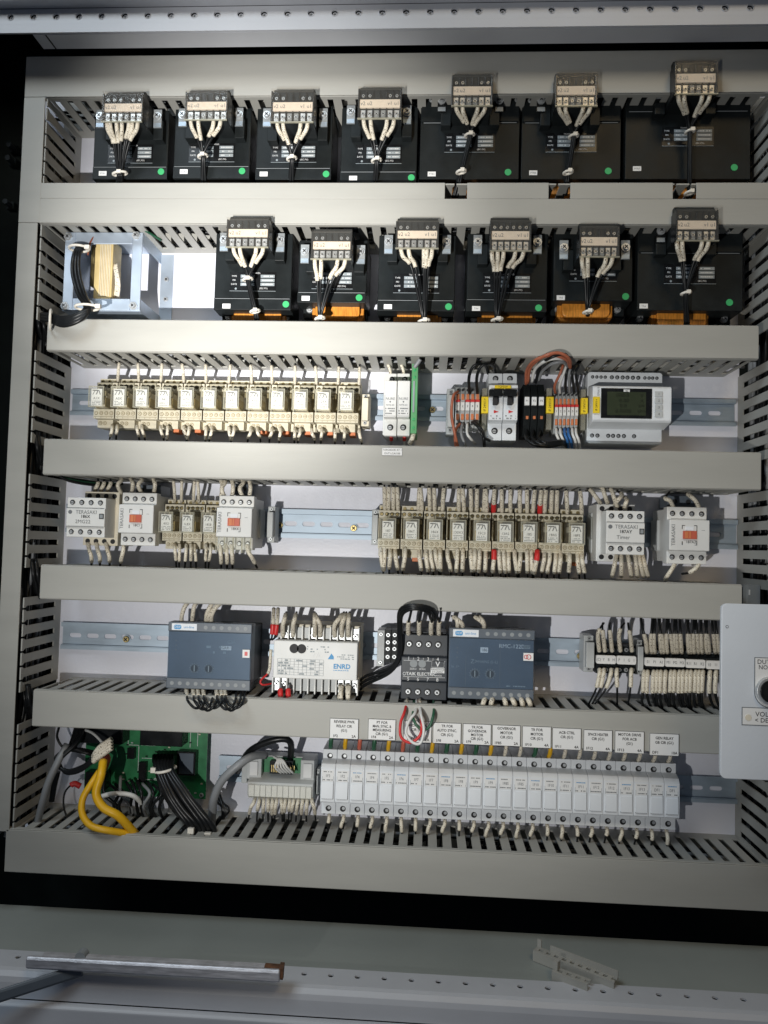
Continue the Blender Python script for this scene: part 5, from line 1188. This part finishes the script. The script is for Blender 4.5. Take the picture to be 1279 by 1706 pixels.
for px in (1076, 1084, 1089, 1100, 1104, 1110, 1119, 1123, 1127, 1134, 1146, 1150, 1155, 1162, 1168, 1176, 1180, 1190, 1196):
    n += 1; j = random.uniform(-6, 6); wire([(px+j-3, 1030, 0.045), (px+j*0.6-2, 1048, 0.052), (px, 1070, 0.050), (px+2, 1092, 0.036)], nth(n)+' sleeved wire from the left above the black terminals', GX, sl=(0.36, 0.9), sr=0.0021, r=0.0014)
for px, ex in ((999, 980), (1006, 986), (1018, 990), (1028, 1028), (1052, 1046)):
    n2 += 1; wire([(px, 1112, 0.036), (px-1, 1124, 0.046), ((px*2+ex)/3, 1148, 0.048), (ex, 1174, 0.042)], nth(n2)+' sleeved wire from the left below the black terminals', GY, sl=(0.08, 0.55), sr=0.0021)
for px in (1070, 1076, 1086, 1092, 1098, 1106, 1115, 1121, 1129, 1135, 1142, 1148, 1156, 1162, 1168, 1180, 1190):
    n2 += 1; j = random.uniform(-2, 10); wire([(px+3, 1116, 0.036), (px+2, 1128, 0.048), (px+1, 1150, 0.048), (px+j*0.5, 1168, 0.046), (px+j+4, 1186, 0.040)], nth(n2)+' sleeved wire from the left below the black terminals', GY, sl=(0.06, 0.56), sr=0.0022, r=0.0014)

# ================================================================ ROW 6
# circuit labels hung along the sixth duct
LB = [((549, 1197, 597, 1231), ['REVERSE PWR', 'RELAY CIR', '(G1)'], '1F2', '2A'), ((613, 1198, 659, 1233), ['PT FOR', 'MAN. SYNC. &', 'MEASURING', 'CIR (G1)'], '1F4', '2A'),
 ((672, 1201, 719, 1237), ['INDICATOR', 'CIR (G1)'], '1F7', '2A'), ((721, 1204, 768, 1239), ['TR FOR', 'AUTO SYNC.', 'CIR (G1)'], '1F8', '2A'), ((771, 1206, 818, 1241), ['TR FOR', 'GOVERNOR', 'MOTOR', 'CIR (G1)'], '1F9', '2A'),
 ((820, 1208, 867, 1243), ['GOVERNOR', 'MOTOR', 'CIR (G1)'], '1F85', '2A'), ((870, 1210, 918, 1246), ['TR FOR', 'MOTOR', 'CIR (G1)'], '1F10', '4A'), ((920, 1213, 968, 1249), ['ACB CTRL', 'CIR (G1)'], '1F11', '4A'),
 ((972, 1216, 1020, 1252), ['SPACE HEATER', 'CIR (G1)'], '1F12', '4A'), ((1024, 1218, 1073, 1255), ['MOTOR DRIVE', 'FOR ACB', '(G1)'], '1F13', '4A'), ((1082, 1222, 1131, 1259), ['GEN RELAY', 'GB CIR (G1)'], 'DF1', '10A')]
for k, (r, lines, f1, f2) in enumerate(LB):
    dl = DF+0.0012; x0, x1, z0, z1 = R4(*r, dl); w, h = x1-x0, z1-z0
    m = MB(); m.box(x0, x1, dl-0.0009, dl, z0, z1, 'label_white')
    for (a0, a1, b0, b1) in ((x0, x1, z1-0.0004, z1), (x0, x1, z0, z0+0.0003), (x0, x0+0.0003, z0+0.0004, z1-0.0005), (x1-0.0004, x1, z0+0.0004, z1-0.0005)): m.box(a0, a1, dl, dl+0.0002, b0, b1, 'ink')
    t = thing('circuit_label', 'white circuit label reading '+' '.join(lines).lower().replace('.', '').replace('(g1)', '').replace('&', 'and').strip(), 'label', x0, dl-0.0009, z0, 'white circuit labels along the sixth duct')
    obj('plate', m, t)
    m = MB(); n = len(lines); lh = 0.0041 if n < 4 else 0.0036
    for i, s_ in enumerate(lines): m.text(s_, (x0+x1)/2, z1-h*0.17-i*lh-(0.001 if n < 3 else 0), dl+0.0002, 0.0035, 'ink', bold=0.018, wide=0.92 if len(s_) < 12 else 0.8)
    m.text(f1, x0+w*0.2, z0+h*0.13, dl+0.0002, 0.0035, 'ink', bold=0.015); m.text(f2, x1-w*0.16, z0+h*0.13, dl+0.0002, 0.0035, 'ink', bold=0.015); obj('lettering', m, t)
# fuse holders
dM = 0.056; xA = W(545.3, 1320, dM)[0]; xB = W(1119.5, 1345, dM)[0]; FP = (xB-xA)/23
zT = W(830, 1260, 0.044)[1]; zB = W(830, 1369, 0.044)[1]; H6 = zT-zB
zP1 = W(830, 1286, dM)[1]; zP0 = W(830, 1350, dM)[1]
FT = ['1F3', '1F2', '1F4', '1F4', '1F5', '1F6', '1F7', '1F7', '1F8', '1F8', '1F9', '1F9', '1F85', '1F85', '1F10', '1F10', '1F11', '1F11', '1F12', '1F12', '1F13', '1F13', 'DF1', 'DF1']
def fuse(k):
    x = xA+FP*k; hw = FP/2-0.00012
    t = thing('fuse_holder', ordn(k+1)+' white fuse holder from the left in the long lowest row', 'fuse holder', x, 0, zB, 'white fuse holders in the lowest row')
    m = MB(); m.side([(0.0064, zB), (0.044, zB), (0.044, zP0-0.001), (dM-0.001, zP0-0.0005), (dM, zP0+0.001), (dM, zP1-0.004), (dM-0.003, zP1), (0.044, zP1+0.003), (0.044, zT), (0.0064, zT)], x-hw, x+hw, 'white_cool'); obj('body', m, t, bev=0.0005)
    q = dM; zm = zP0+(zP1-zP0)*0.56
    m = MB(); m.box(x-hw*0.80, x+hw*0.80, q, q+0.0002, zm, zP1-0.0055, 'label_white'); m.text(FT[k], x, (zm+zP1-0.0055)/2, q+0.0004, 0.0040, 'ink_grey', wide=0.8)
    m.dashes(x-hw*0.6, x+hw*0.6, zP1-0.0078, zP1-0.0060, q+0.0003, 1, ['ink_grey', 'ink_grey', 'ink_blue'][k % 3], 0.9); m.dashes(x-hw*0.7, x+hw*0.7, zm+0.0004, zm+0.0026, q+0.0003, 1, 'ink_grey', 0.8)
    m.box(x-hw*0.78, x-hw*0.74, q+0.0002, q+0.0003, zm, zm+0.005, 'ink_pale'); m.box(x+hw*0.74, x+hw*0.78, q+0.0002, q+0.0003, zm, zm+0.005, 'ink_pale'); obj('paper_label', m, t)
    m = MB(); hb, ht = zP0+0.0042, zm-0.0018
    m.side([(q-0.001, hb), (q+0.0016, hb), (q+0.0006, ht), (q-0.001, ht)], x-hw*0.76, x+hw*0.76, 'white_cool'); m.box(x-hw*0.80, x+hw*0.80, q, q+0.0003, hb-0.0006, hb-0.0001, 'ink'); m.box(x+hw*0.78, x+hw*0.84, q, q+0.0003, hb, ht+0.002, 'ink_grey'); obj('fuse_drawer', m, t)
    m = MB()
    for z in (W(830, 1271, 0.044)[1], W(830, 1359.5, 0.044)[1]): m.new(); m.cyl(x, z, 0.0425, 0.0442, 0.0029, 'ink', 16); m.cyl(x+0.0006, z+0.0006, 0.043, 0.0444, 0.0016, 'steel', 10)
    obj('terminal_screw', m, t)
    return x
GF = 'wires above the white fuse holders'; GFb = 'wires below the white fuse holders'
TC = {0: 'wire_green', 1: 'yellow_wire', 2: 'copper_red', 3: 'wire_green', 4: 'yellow_wire', 5: 'copper_red', 6: 'wire_green', 7: 'yellow_wire', 8: 'wire_green', 9: 'yellow_wire', 10: 'wire_green', 11: 'yellow_wire', 15: 'yellow_wire', 14: 'wire_green'}
CN = {'wire_green': 'dark green', 'yellow_wire': 'yellow', 'copper_red': 'red'}
for k in range(24):
    x = fuse(k); c = TC.get(k, 'sleeve'); zq = Zs[5][0]
    P = [(x+0.002, 0.036, zq+0.003), (x+0.0015, 0.046, (zq+zT)/2+0.004), (x+0.0005, 0.045, zT+0.004), (x, 0.036, zT-0.001)]
    o = wire(P, nth(k+1)+' wire from the left above the fuse holders, with a '+CN.get(c, 'white')+' sleeve', GF, sl=(0.1, 0.85), smat=c, sr=0.0022 if c != 'sleeve' else 0.0019, raw=True)
    j = random.uniform(-0.004, 0.002)
    P = [(x, 0.034, zB+0.002), (x+0.0005, 0.040, zB-0.006), (x+j*0.6, 0.042, zB-0.012), (x+j, 0.034, zB-0.030)]
    wire(P, nth(k+1)+' short sleeved wire from the left below the fuse holders', GFb, sl=(0.0, 0.48+random.uniform(-0.1, 0.15)), sr=0.0019, raw=True)
clamp(525, 1285, 530, 1330, 'thin grey end stop left of the fuse holders', 'grey_light', 0.03)
# interface module
t = thing('interface_module', 'grey interface module with an open green board and a white terminal row', 'interface module', W(465, 1300, 0)[0], 0, W(465, 1335, 0.04)[1])
a = R4(412, 1263, 524, 1298, 0.030); m = MB(); m.box(a[0], a[1], 0.0064, 0.022, a[2]-0.018, a[3], 'grey_light')
for u0, u1 in ((0.0, 0.22), (0.80, 1.0)): m.box(a[0]+(a[1]-a[0])*u0, a[0]+(a[1]-a[0])*u1, 0.022, 0.034, a[2], a[3], 'grey_light')
m.box(a[0]-0.006, a[0]-0.0002, 0.0064, 0.030, a[2]-0.006, a[3]-0.006, 'grey_light'); m.box(a[0]+(a[1]-a[0])*0.05, a[0]+(a[1]-a[0])*0.17, 0.034, 0.036, a[2]+0.004, a[3]-0.003, 'ink_white'); m.box(a[1]-0.011, a[1]-0.002, 0.034, 0.036, a[2]+0.004, a[3]-0.003, 'ink_white')
obj('carrier', m, t, bev=0.0006)
m = MB(); g0, g1 = a[0]+(a[1]-a[0])*0.225, a[0]+(a[1]-a[0])*0.795; m.box(g0, g1, 0.022, 0.024, a[2]+0.002, a[3]-0.001, 'pcb'); m.box(g0+0.008, g1-0.008, 0.024, 0.033, a[2]+0.006, a[3]-0.003, 'black')
for k in range(14): m.box(g0+0.010+k*0.0018, g0+0.0106+k*0.0018, 0.033, 0.0345, a[2]+0.008, a[3]-0.006, 'brass')
obj('circuit_board', m, t)
a = R4(414, 1306, 519, 1333, 0.044); m = MB(); m.side([(0.0064, a[2]-0.002), (0.034, a[2]-0.002), (0.042, a[2]+0.003), (0.042, a[3]), (0.022, a[3]+0.006), (0.0064, a[3]+0.006)], a[0]-0.002, a[1]+0.001, 'grey_light'); obj('terminal_housing', m, t, bev=0.0006)
m = MB(); 
for k in range(11):
    u = a[0]+(a[1]-a[0])*k/11; m.new(); m.box(u+0.0003, u+(a[1]-a[0])/11-0.0003, 0.042, 0.045, a[2]+0.003, a[3]-0.002, 'label_white')
obj('terminal_marker', m, t); m = MB(); m.box(a[0], a[1], 0.0453, 0.0460, a[2]+0.001, a[3]-0.001, 'clear'); obj('clear_cover', m, t)
for k in range(14):
    px = 425+k*7.2; j = (-10 if k == 0 else random.uniform(-5, 2)) if k < 13 else 6
    wire([(px, 1330, 0.038), (px+j*0.3, 1338, 0.048), (px+j*0.8, 1347, 0.048), (px+j*1.2, 1368, 0.030)], nth(k+1)+' short sleeved wire from the left below the interface module', 'wires below the interface module', sl=(0, 0.55+random.uniform(-0.1, 0.1)), sr=0.0019)
# grey cable loops
wire([(442, 1258, 0.036), (420, 1260, 0.052), (395, 1276, 0.060), (370, 1300, 0.060), (357, 1328, 0.056), (354, 1350, 0.048), (352, 1380, 0.035)], 'thick grey cable curving left from the interface module', None, mat='wire_grey', r=0.0042, cat='cable')
wire([(484, 1262, 0.030), (484, 1238, 0.048), (472, 1231, 0.052), (445, 1236, 0.052), (415, 1252, 0.046), (395, 1285, 0.020)], 'thick dark cable arching over the interface module', None, mat='wire_black', r=0.0034, cat='cable')
for k in range(5):
    wire([(455, 1260, 0.040), (462+k*2, 1266, 0.046), (458+k*5, 1278, 0.046), (468+k*5, 1288, 0.038)], ordn(k+1)+' thin white core fanning out of the grey cable at the interface module', 'thin white cores at the interface module', mat='wire_white', r=0.0011)
# circuit board
t = thing('circuit_board', 'green printed circuit board behind the lower left wiring', 'circuit board', W(240, 1270, 0)[0], 0, W(240, 1330, 0.02)[1])
x0, x1, z0, z1 = R4(140, 1215, 343, 1328, 0.016); z1 = Zs[5][0]+0.003; w, h = x1-x0, z1-z0
m = MB(); m.box(x0, x1, 0.012, 0.0136, z0, z1, 'pcb'); obj('board', m, t)
m = MB()
for u in (0.02, 0.97):
    for v in (0.05, 0.85): m.new(); m.cyl(x0+w*u, z0+h*v, 0.0, 0.012, 0.002, 'steel'); m.screw(x0+w*u, z0+h*v, 0.0160, 0.0024)
obj('standoff', m, t)
m = MB()
for (u0, u1, v0, v1, hh) in ((0.02, 0.36, 0.66, 0.88, 0.020), (0.50, 0.84, 0.66, 0.86, 0.020), (0.78, 0.93, 0.30, 0.58, 0.010), (0.36, 0.42, 0.45, 0.58, 0.006), (0.46, 0.52, 0.18, 0.42, 0.006), (0.05, 0.22, 0.10, 0.30, 0.014)):
    m.new(); m.box(x0+w*u0, x0+w*u1, 0.0136, 0.0136+hh, z0+h*v0, z0+h*v1, 'black_gloss')
obj('connector', m, t, bev=0.0006)
m = MB(); m.box(x0+w*0.80, x0+w*0.915, 0.0236, 0.0242, z0+h*0.32, z0+h*0.56, 'slate_blue')
for k in range(46):
    u, v = random.uniform(0.3, 0.96), random.uniform(0.05, 0.95); m.box(x0+w*u, x0+w*u+0.0022, 0.0136, 0.0150, z0+h*v, z0+h*v+0.0012, random.choice(['steel', 'black', 'beige', 'grey_light']))
for k in range(12): m.box(x0+w*(0.46+0.01*k), x0+w*(0.464+0.01*k), 0.0137, 0.0144, z0+h*0.60, z0+h*0.64, 'steel')
obj('component', m, t)
m = MB()
for (u0, v0, u1, v1) in ((0.35, 0.60, 0.35, 0.95), (0.35, 0.60, 0.44, 0.60), (0.44, 0.30, 0.44, 0.60), (0.44, 0.20, 0.60, 0.20), (0.60, 0.20, 0.60, 0.4), (0.86, 0.60, 0.86, 0.95), (0.40, 0.9, 0.5, 0.9), (0.47, 0.45, 0.58, 0.45), (0.03, 0.93, 0.5, 0.93), (0.92, 0.62, 0.92, 0.95)):
    m.box(x0+w*min(u0, u1)-0.0002, x0+w*max(u0, u1)+0.0003, 0.0137, 0.0140, z0+h*min(v0, v1)-0.0002, z0+h*max(v0, v1)+0.0003, 'ink_white')
obj('printed_line', m, t)['kind'] = 'stuff'
m = MB(); m.cyl(x0+w*0.20, z0+h*0.35, 0.028, 0.040, 0.0012, 'steel')
for k in range(5):
    P = smooth([(x0+w*0.20, 0.030+k*0.003, z0+h*0.58-k*0.001), (x0+w*0.26, 0.034+k*0.003, z0+h*0.50), (x0+w*0.24, 0.034, z0+h*0.38)], 4); m.tube(P, 0.0018, 'copper_red', 6)
obj('copper_choke', m, t)
# black bundles and yellow cable of the lower left
tw = thing('wire_bundle', 'thick glossy black bundle running from the circuit board down into the lowest duct', 'wires', W(300, 1330, 0.04)[0], 0.04, W(300, 1330, 0.04)[1], 'black bundles at the circuit board')
for k in range(30):
    a_, b_ = (k % 6-2.5), (k//6-2)
    jx = random.uniform(-3, 3)
    pts = [(272+a_*6, 1262+b_*2, 0.034+b_*0.003), (274+a_*5, 1284, 0.046+b_*0.003), (292+a_*7+jx, 1318, 0.054+b_*0.004), (314+a_*8+jx, 1350, 0.056+b_*0.004), (334+a_*8, 1376, 0.055+b_*0.004), (340+a_*8, 1396, 0.048)]
    wire(pts, '', '', parent=tw, r=0.0026, sr=0.0024, sl=(0, 0.14) if k % 3 else None)
m = MB(); x, z = W(264, 1283, 0.05); xx = W(283, 1277, 0.05)[0]; cx = (x+xx)/2; rw = (xx-x)/2+0.004
m.tube([(cx+rw*math.cos(u), 0.046+0.011*math.sin(u), z+0.002*math.cos(u)) for u in [2*math.pi*j/16 for j in range(17)]], 0.0015, 'tie'); m.box(x-0.007, x-0.002, 0.050, 0.054, z-0.002, z+0.003, 'tie'); obj('cable_tie', m, tw)
for j_, (bx, by) in enumerate(((318, 1384), (346, 1392))):
    x, z = W(bx, by, 0.066); m = MB(); m.box(x-0.003, x+0.003, 0.064, 0.068, z-0.003, z+0.003, 'tie'); obj('cable_tie', m, tw)
tw = thing('wire_bundle', 'coiled black bundle with white sleeves left of the circuit board', 'wires', W(120, 1250, 0.04)[0], 0.04, W(120, 1250, 0.04)[1], 'black bundles at the circuit board')
for k in range(16):
    j = random.uniform(-4, 4); a_ = k % 4
    wire([(136+j, 1205, 0.030), (128+j, 1235, 0.044+a_*0.002), (100+j*1.6, 1258+a_, 0.052+a_*0.002), (94+a_*1.5, 1272+j, 0.056), (112+j, 1284+a_*1.5, 0.060), (140+j, 1276+a_, 0.060), (164, 1262-a_*5, 0.062), (186, 1246-a_*5, 0.062)], '', '', parent=tw, r=0.0017, sl=(0.80, 1.0) if k < 5 else None, sr=0.0026)
for k in range(10):
    j = random.uniform(-4, 4)
    wire([(132+j, 1205, 0.03), (126+j, 1226, 0.042), (122+j*1.5, 1248, 0.046), (140+j*2, 1252+j, 0.046), (160, 1258+j, 0.040)], '', '', parent=tw, r=0.0019)
GL = 'loose cables at the lower left'
wire([(98, 1212, 0.03), (95, 1228, 0.036), (104, 1244, 0.036), (118, 1246, 0.034)], 'thin black loop against the plate left of the circuit board', GL, r=0.0013, cat='cable')
wire([(172, 1268, 0.066), (168, 1292, 0.078), (160, 1322, 0.082), (172, 1345, 0.084), (198, 1360, 0.082), (226, 1390, 0.070)], 'upper strand of the thick yellow cable', GL, mat='yellow_wire', r=0.0043, cat='cable')
wire([(166, 1285, 0.066), (152, 1306, 0.076), (138, 1330, 0.080), (137, 1356, 0.084), (152, 1376, 0.086), (182, 1384, 0.084), (224, 1390, 0.070)], 'lower looping strand of the thick yellow cable', GL, mat='yellow_wire', r=0.0034, cat='cable')
wire([(112, 1240, 0.050), (96, 1270, 0.060), (80, 1305, 0.062), (70, 1340, 0.060), (62, 1372, 0.054)], 'thick grey cable hanging at the far left of the lowest bay', GL, mat='wire_grey', r=0.0036, cat='cable')
wire([(96, 1285, 0.03), (90, 1310, 0.03), (86, 1335, 0.03)], 'dark grey cable beside the thick grey one at the far left', GL, mat='wire_black', r=0.003, cat='cable')
wire([(138, 1215, 0.03), (155, 1222, 0.045), (172, 1240, 0.055), (175, 1252, 0.06)], 'single white wire slanting over the circuit board', GL, mat='wire_white', r=0.0014, cat='cable')
wire([(134, 1310, 0.03), (122, 1306, 0.032), (108, 1320, 0.034), (106, 1345, 0.036), (116, 1372, 0.04)], 'thin black wire with a red splice above the lowest duct', GL, band=(0.0, 0.2), r=0.0010, sr=0.0024, cat='cable')
wire([(158, 1330, 0.04), (190, 1322, 0.046), (222, 1326, 0.044), (240, 1345, 0.03)], 'pale bundle end lying under the circuit board', GL, mat='wire_white', r=0.0024, cat='cable')
for k in range(12):
    j = random.uniform(-8, 8)
    wire([(165+k*9, 1300+j, 0.024), (172+k*9+j, 1322, 0.036), (180+k*8-j, 1345, 0.034), (186+k*8, 1372, 0.022)], ordn(k+1)+' dark wire from the left hanging between the circuit board and the lowest duct', 'dark wires under the circuit board', r=0.0017, mat='wire_black' if k % 4 else 'wire_grey')
for k in range(5):
    wire([(356+random.uniform(-4, 8), 1320+k*4, 0.016), (372+k*2, 1350, 0.026), (366-k*3, 1376, 0.022), (350, 1392, 0.02)], ordn(k+1)+' dark coiled wire behind the grey cable', 'dark coiled wires behind the grey cable', r=0.0022)
for k in range(6):
    wire([(70+k*3, 772+k*2, 0.060), (95+k*4, 786+k*3, 0.050), (130+k*8, 794+k*3, 0.030), (165+k*8, 806, 0.020)], ordn(k+1)+' dark wire crossing the corner under the fourth duct', 'dark wires in the corner under the fourth duct', r=0.0015, mat=['wire_black', 'wire_blue', 'wire_white', 'wire_black', 'wire_green', 'wire_black'][k])
GD = 'dark cables in the left corner gaps'
for i, (yy) in enumerate((556, 760, 972, 1180)):
    m = MB()
    for k in range(7):
        bx = (66, 60, 55, 42)[i]; j = random.uniform(-6, 6)
        m.tube(smooth(pp((bx+j, yy-40, 0.05+0.003*k), (bx+j+4, yy-10, 0.052+0.003*k), (bx+8+j, yy+14, 0.05), (bx+2-j, yy+42, 0.045)), 4), 0.0022, 'wire_black', 6)
    o = obj('cable_run', m, origin=(W(60, yy, 0.05)[0], 0.05, W(60, yy, 0.05)[1])); tag(o, 'dark cables filling the gap at the left end of the '+['third', 'fourth', 'fifth', 'sixth'][i]+' level duct', 'cables', GD)

# ================================================================ CONTROL BOX, RIGHT
dP = 0.165
x0, x1, z0, z1 = R4(1201, 1007, 1340, 1300, dP)
t = thing('control_panel', 'white painted control box with rounded corners at the right edge', 'control box', x0, dP-0.03, z0)
m = MB(); m.rbox(x0, x1, dP-0.0016, dP, z0, z1, 0.0045, 'panel_white', 5); m.rbox(x0+0.0007, x1-0.001, dP-0.006, dP-0.0017, z0+0.0007, z1-0.0007, 0.004, 'panel_white', 5); obj('front_plate', m, t, bev=0.0006)
m = MB(); m.box(x0+0.045, x1-0.002, dP-0.06, dP-0.0062, z0+0.03, z1-0.03, 'grey_mid'); obj('housing', m, t)
m = MB(); x, z = W(1211, 1044, dP); m.cyl(x, z, dP, dP+0.0003, 0.0013, 'ink_grey', 14); m.cyl(x, z, dP+0.0001, dP+0.0005, 0.0008, 'panel_white', 10); obj('screw_hole', m, t)
# switch plate
a = R4(1257, 1096, 1310, 1180, dP+0.001)
def uplate(mb, e, d0, d1, mat):
    cx = (a[0]+a[1])/2; r = (a[1]-a[0])/2-e; zc = a[2]+r+e
    o_ = [(a[0]+e, a[3]-e), (a[0]+e, zc)]+[(cx-r*math.cos(math.pi*i/14), zc-r*math.sin(math.pi*i/14)) for i in range(1, 14)]+[(a[1]-e, zc), (a[1]-e, a[3]-e)]
    mb.prism(o_, d0, d1, mat)
m = MB(); uplate(m, 0, dP+0.0001, dP+0.0005, 'ink_grey'); uplate(m, 0.0006, dP+0.0002, dP+0.0009, 'label_white'); 
xt, zt_ = W(1279, 1103, dP); m.text('DUTY', (a[0]+a[1])/2-0.004, zt_, dP+0.0011, 0.0052, 'ink'); m.text('NORMAL', (a[0]+a[1])/2, W(1279, 1112, dP)[1], dP+0.0011, 0.0050, 'ink', wide=0.95)
o = obj('switch_plate', m, t)
m = MB(); cx = (a[0]+a[1])/2-0.001; zc = W(1275, 1150, dP)[1]; m.cyl(cx, zc, dP+0.0009, dP+0.005, 0.0115, 'steel', 28); m.cyl(cx, zc, dP+0.005, dP+0.007, 0.0095, 'black_gloss', 24); m.rbox(cx-0.0028, cx+0.0028, dP+0.007, dP+0.016, zc-0.0085, zc+0.0085, 0.002, 'black_gloss'); obj('selector_switch', m, o, bev=0.0005)
q = R4(1236, 1180, 1340, 1210, dP+0.001); q = (q[0], x1-0.004, q[2], q[3])
m = MB(); m.box(q[0], q[1], dP+0.0001, dP+0.0005, q[2], q[3], 'ink_grey'); m.box(q[0]+0.0006, q[1]-0.0006, dP+0.0002, dP+0.0009, q[2]+0.0006, q[3]-0.0006, 'label_white')
m.text('VOLTAGE', W(1257, 1190, dP)[0]+0.0125, W(1270, 1190, dP)[1], dP+0.0011, 0.0056, 'ink'); m.text('< DECREASE', W(1252, 1200, dP)[0]+0.0165, W(1270, 1200, dP)[1], dP+0.0011, 0.0052, 'ink'); o = obj('voltage_plate', m, t)
m = MB(); x, z = W(1245.5, 1195, dP); m.cyl(x, z, dP+0.0009, dP+0.0013, 0.0026, 'cream', 16); obj('rivet', m, o)
# grey bracket above it
a = R4(1238, 974, 1266, 1006, 0.06); m = MB(); m.box(a[0], a[1], 0.0585, 0.060, a[2], a[3], 'grey_mid'); m.box(a[0]+0.005, a[0]+0.0065, 0.060, 0.0604, a[3]-0.010, a[3]-0.005, 'ink_white')
tag(obj('bracket', m, origin=(a[0], 0.06, a[2])), 'small dark grey plate at the right end of the fifth level duct', 'bracket')

# ================================================================ LOOSE PIECES AT THE BOTTOM
t = thing('door_stay', 'worn steel bar with a rusty end lying on the bottom frame rail', 'steel bar', -0.35, 0.178, -0.37)
dS = 0.178
xa1, za1 = W(44, 1603, dS); xb1, zb1 = W(466, 1626, dS)
m = MB()
vs = []; K = 12
def bar(p, q, hw, hd, mat, mb):
    P = Vector(p); Q = Vector(q); dd = (Q-P).normalized(); up = Vector((-dd.z, 0, dd.x)); fr = Vector((0, 1, 0))
    L = []
    for base in (P, Q):
        for s1, s2 in ((1, 0.3), (0.6, 1), (-0.6, 1), (-1, 0.3), (-1, -1), (1, -1)): L.append(tuple(base+up*hw*s1+fr*hd*s2))
    mb._add(L, [tuple(range(6)), tuple(range(11, 5, -1))]+[(i, (i+1) % 6, 6+(i+1) % 6, 6+i) for i in range(6)], mat)
bar((xa1, dS, za1), (xb1, dS, zb1), 0.0052, 0.0020, 'bar_steel', m); o = obj('bar', m, t, bev=0.001)
m = MB(); bar((xa1+0.012, dS-0.0052, za1+0.0040), (xb1-0.014, dS-0.0052, zb1+0.0040), 0.0013, 0.0030, 'bar_steel', m); bar((xb1-0.0138, dS-0.0052, zb1+0.0040), (xb1+0.0015, dS-0.0052, zb1+0.0037), 0.0016, 0.0030, 'rust', m); bar((xb1-0.001, dS-0.003, zb1+0.002), (xb1+0.0025, dS-0.003, zb1+0.0018), 0.0062, 0.003, 'rust', m); obj('rusty_channel', m, t)
x, z = W(131, 1598, dS); m = MB(); m.cyl(x, z, dS-0.010, dS-0.002, 0.0046, 'grey_mid', 14); obj('pivot', m, t)
m = MB(); p = W(-40, 1672, 0.198); q_ = W(136, 1616, 0.170); bar((p[0], 0.198, p[1]), (q_[0], 0.170, q_[1]), 0.0055, 0.0015, 'slate', m)
tag(obj('steel_strap', m, origin=(p[0], 0.19, p[1]), bev=0.0005), 'dark flat strap running from the lower left corner under the steel bar', 'steel strap')
# offcut of slotted duct on the floor
def offcut(pa, pb, wd, n, label, holes=True, wall=True):
    A_ = Vector((pa[0], pa[1], -0.3795)); B_ = Vector((pb[0], pb[1], -0.3795)); L_ = (B_-A_).length; u = (B_-A_).normalized(); v = Vector((-u.y, u.x, 0))
    t = thing('duct_offcut', label, 'duct offcut', A_.x, A_.y, A_.z, 'duct offcuts on the cabinet floor')
    m = MB()
    def bx(s0, s1, w0, w1, h0, h1, mat='duct'):
        c = [A_+u*s+v*w_+Vector((0, 0, h_)) for s in (s0, s1) for w_ in (w0, w1) for h_ in (h0, h1)]
        m._add([tuple(k) for k in c], [(0,1,3,2), (4,6,7,5), (0,4,5,1), (2,3,7,6), (0,2,6,4), (1,5,7,3)], mat)
    bx(0, L_, 0, wd*0.3, 0.008, 0.0095); bx(0, L_, wd*0.7, wd, 0.008, 0.0095); st = L_/n
    for k in range(n): bx(k*st, k*st+st*0.5, wd*0.3, wd*0.7, 0.008, 0.0095)
    bx(0, L_, wd-0.0014, wd, 0.0, 0.0079); obj('slotted_strip', m, t)
    m = MB()
    if wall: bx(L_*0.17, L_, 0, 0.0014, 0.0096, 0.0150); bx(0, 0.004, 0, 0.0014, 0.0096, 0.0165)
    else: bx(0, 0.004, 0, 0.006, 0.0096, 0.0165)
    obj('side_wall', m, t)
def floor_pt(px, py, z=-0.371):
    v = AF + AR*((px - CX)/F_PX) - AU*((py - CY)/F_PX); s = z/v.z; return (v.x*s, DIST-v.y*s)
offcut(floor_pt(896, 1578), floor_pt(1030, 1630), 0.010, 10, 'long pale offcut of slotted duct lying slantwise on the cabinet floor')
offcut(floor_pt(926, 1612), floor_pt(985, 1634), 0.009, 4, 'short pale offcut of duct tucked under the longer one', wall=False)
# bolt heads glimpsed in the dark gap at the left
for k, (px, py) in enumerate(((14, 240), (12, 262), (8, 335))):
    x, z = W(px, py, 0.02); m = MB(); m.cyl(x, z, 0.01, 0.02, 0.003, 'black', 8); m.box(x-0.004, x+0.004, 0.0, 0.0095, z-0.004, z+0.004, 'dark')  # coloured black and near-black, so the dimness of the gap is painted in
    tag(obj('bolt', m, origin=(x, 0.01, z)), ['upper', 'middle', 'lower'][k]+' dim bolt head in the dark gap left of the upright duct', 'bolt', 'bolt heads in the dark gap')
for o in bpy.data.objects:
    for k in ('_o', '_p'):
        if k in o.keys(): del o[k]
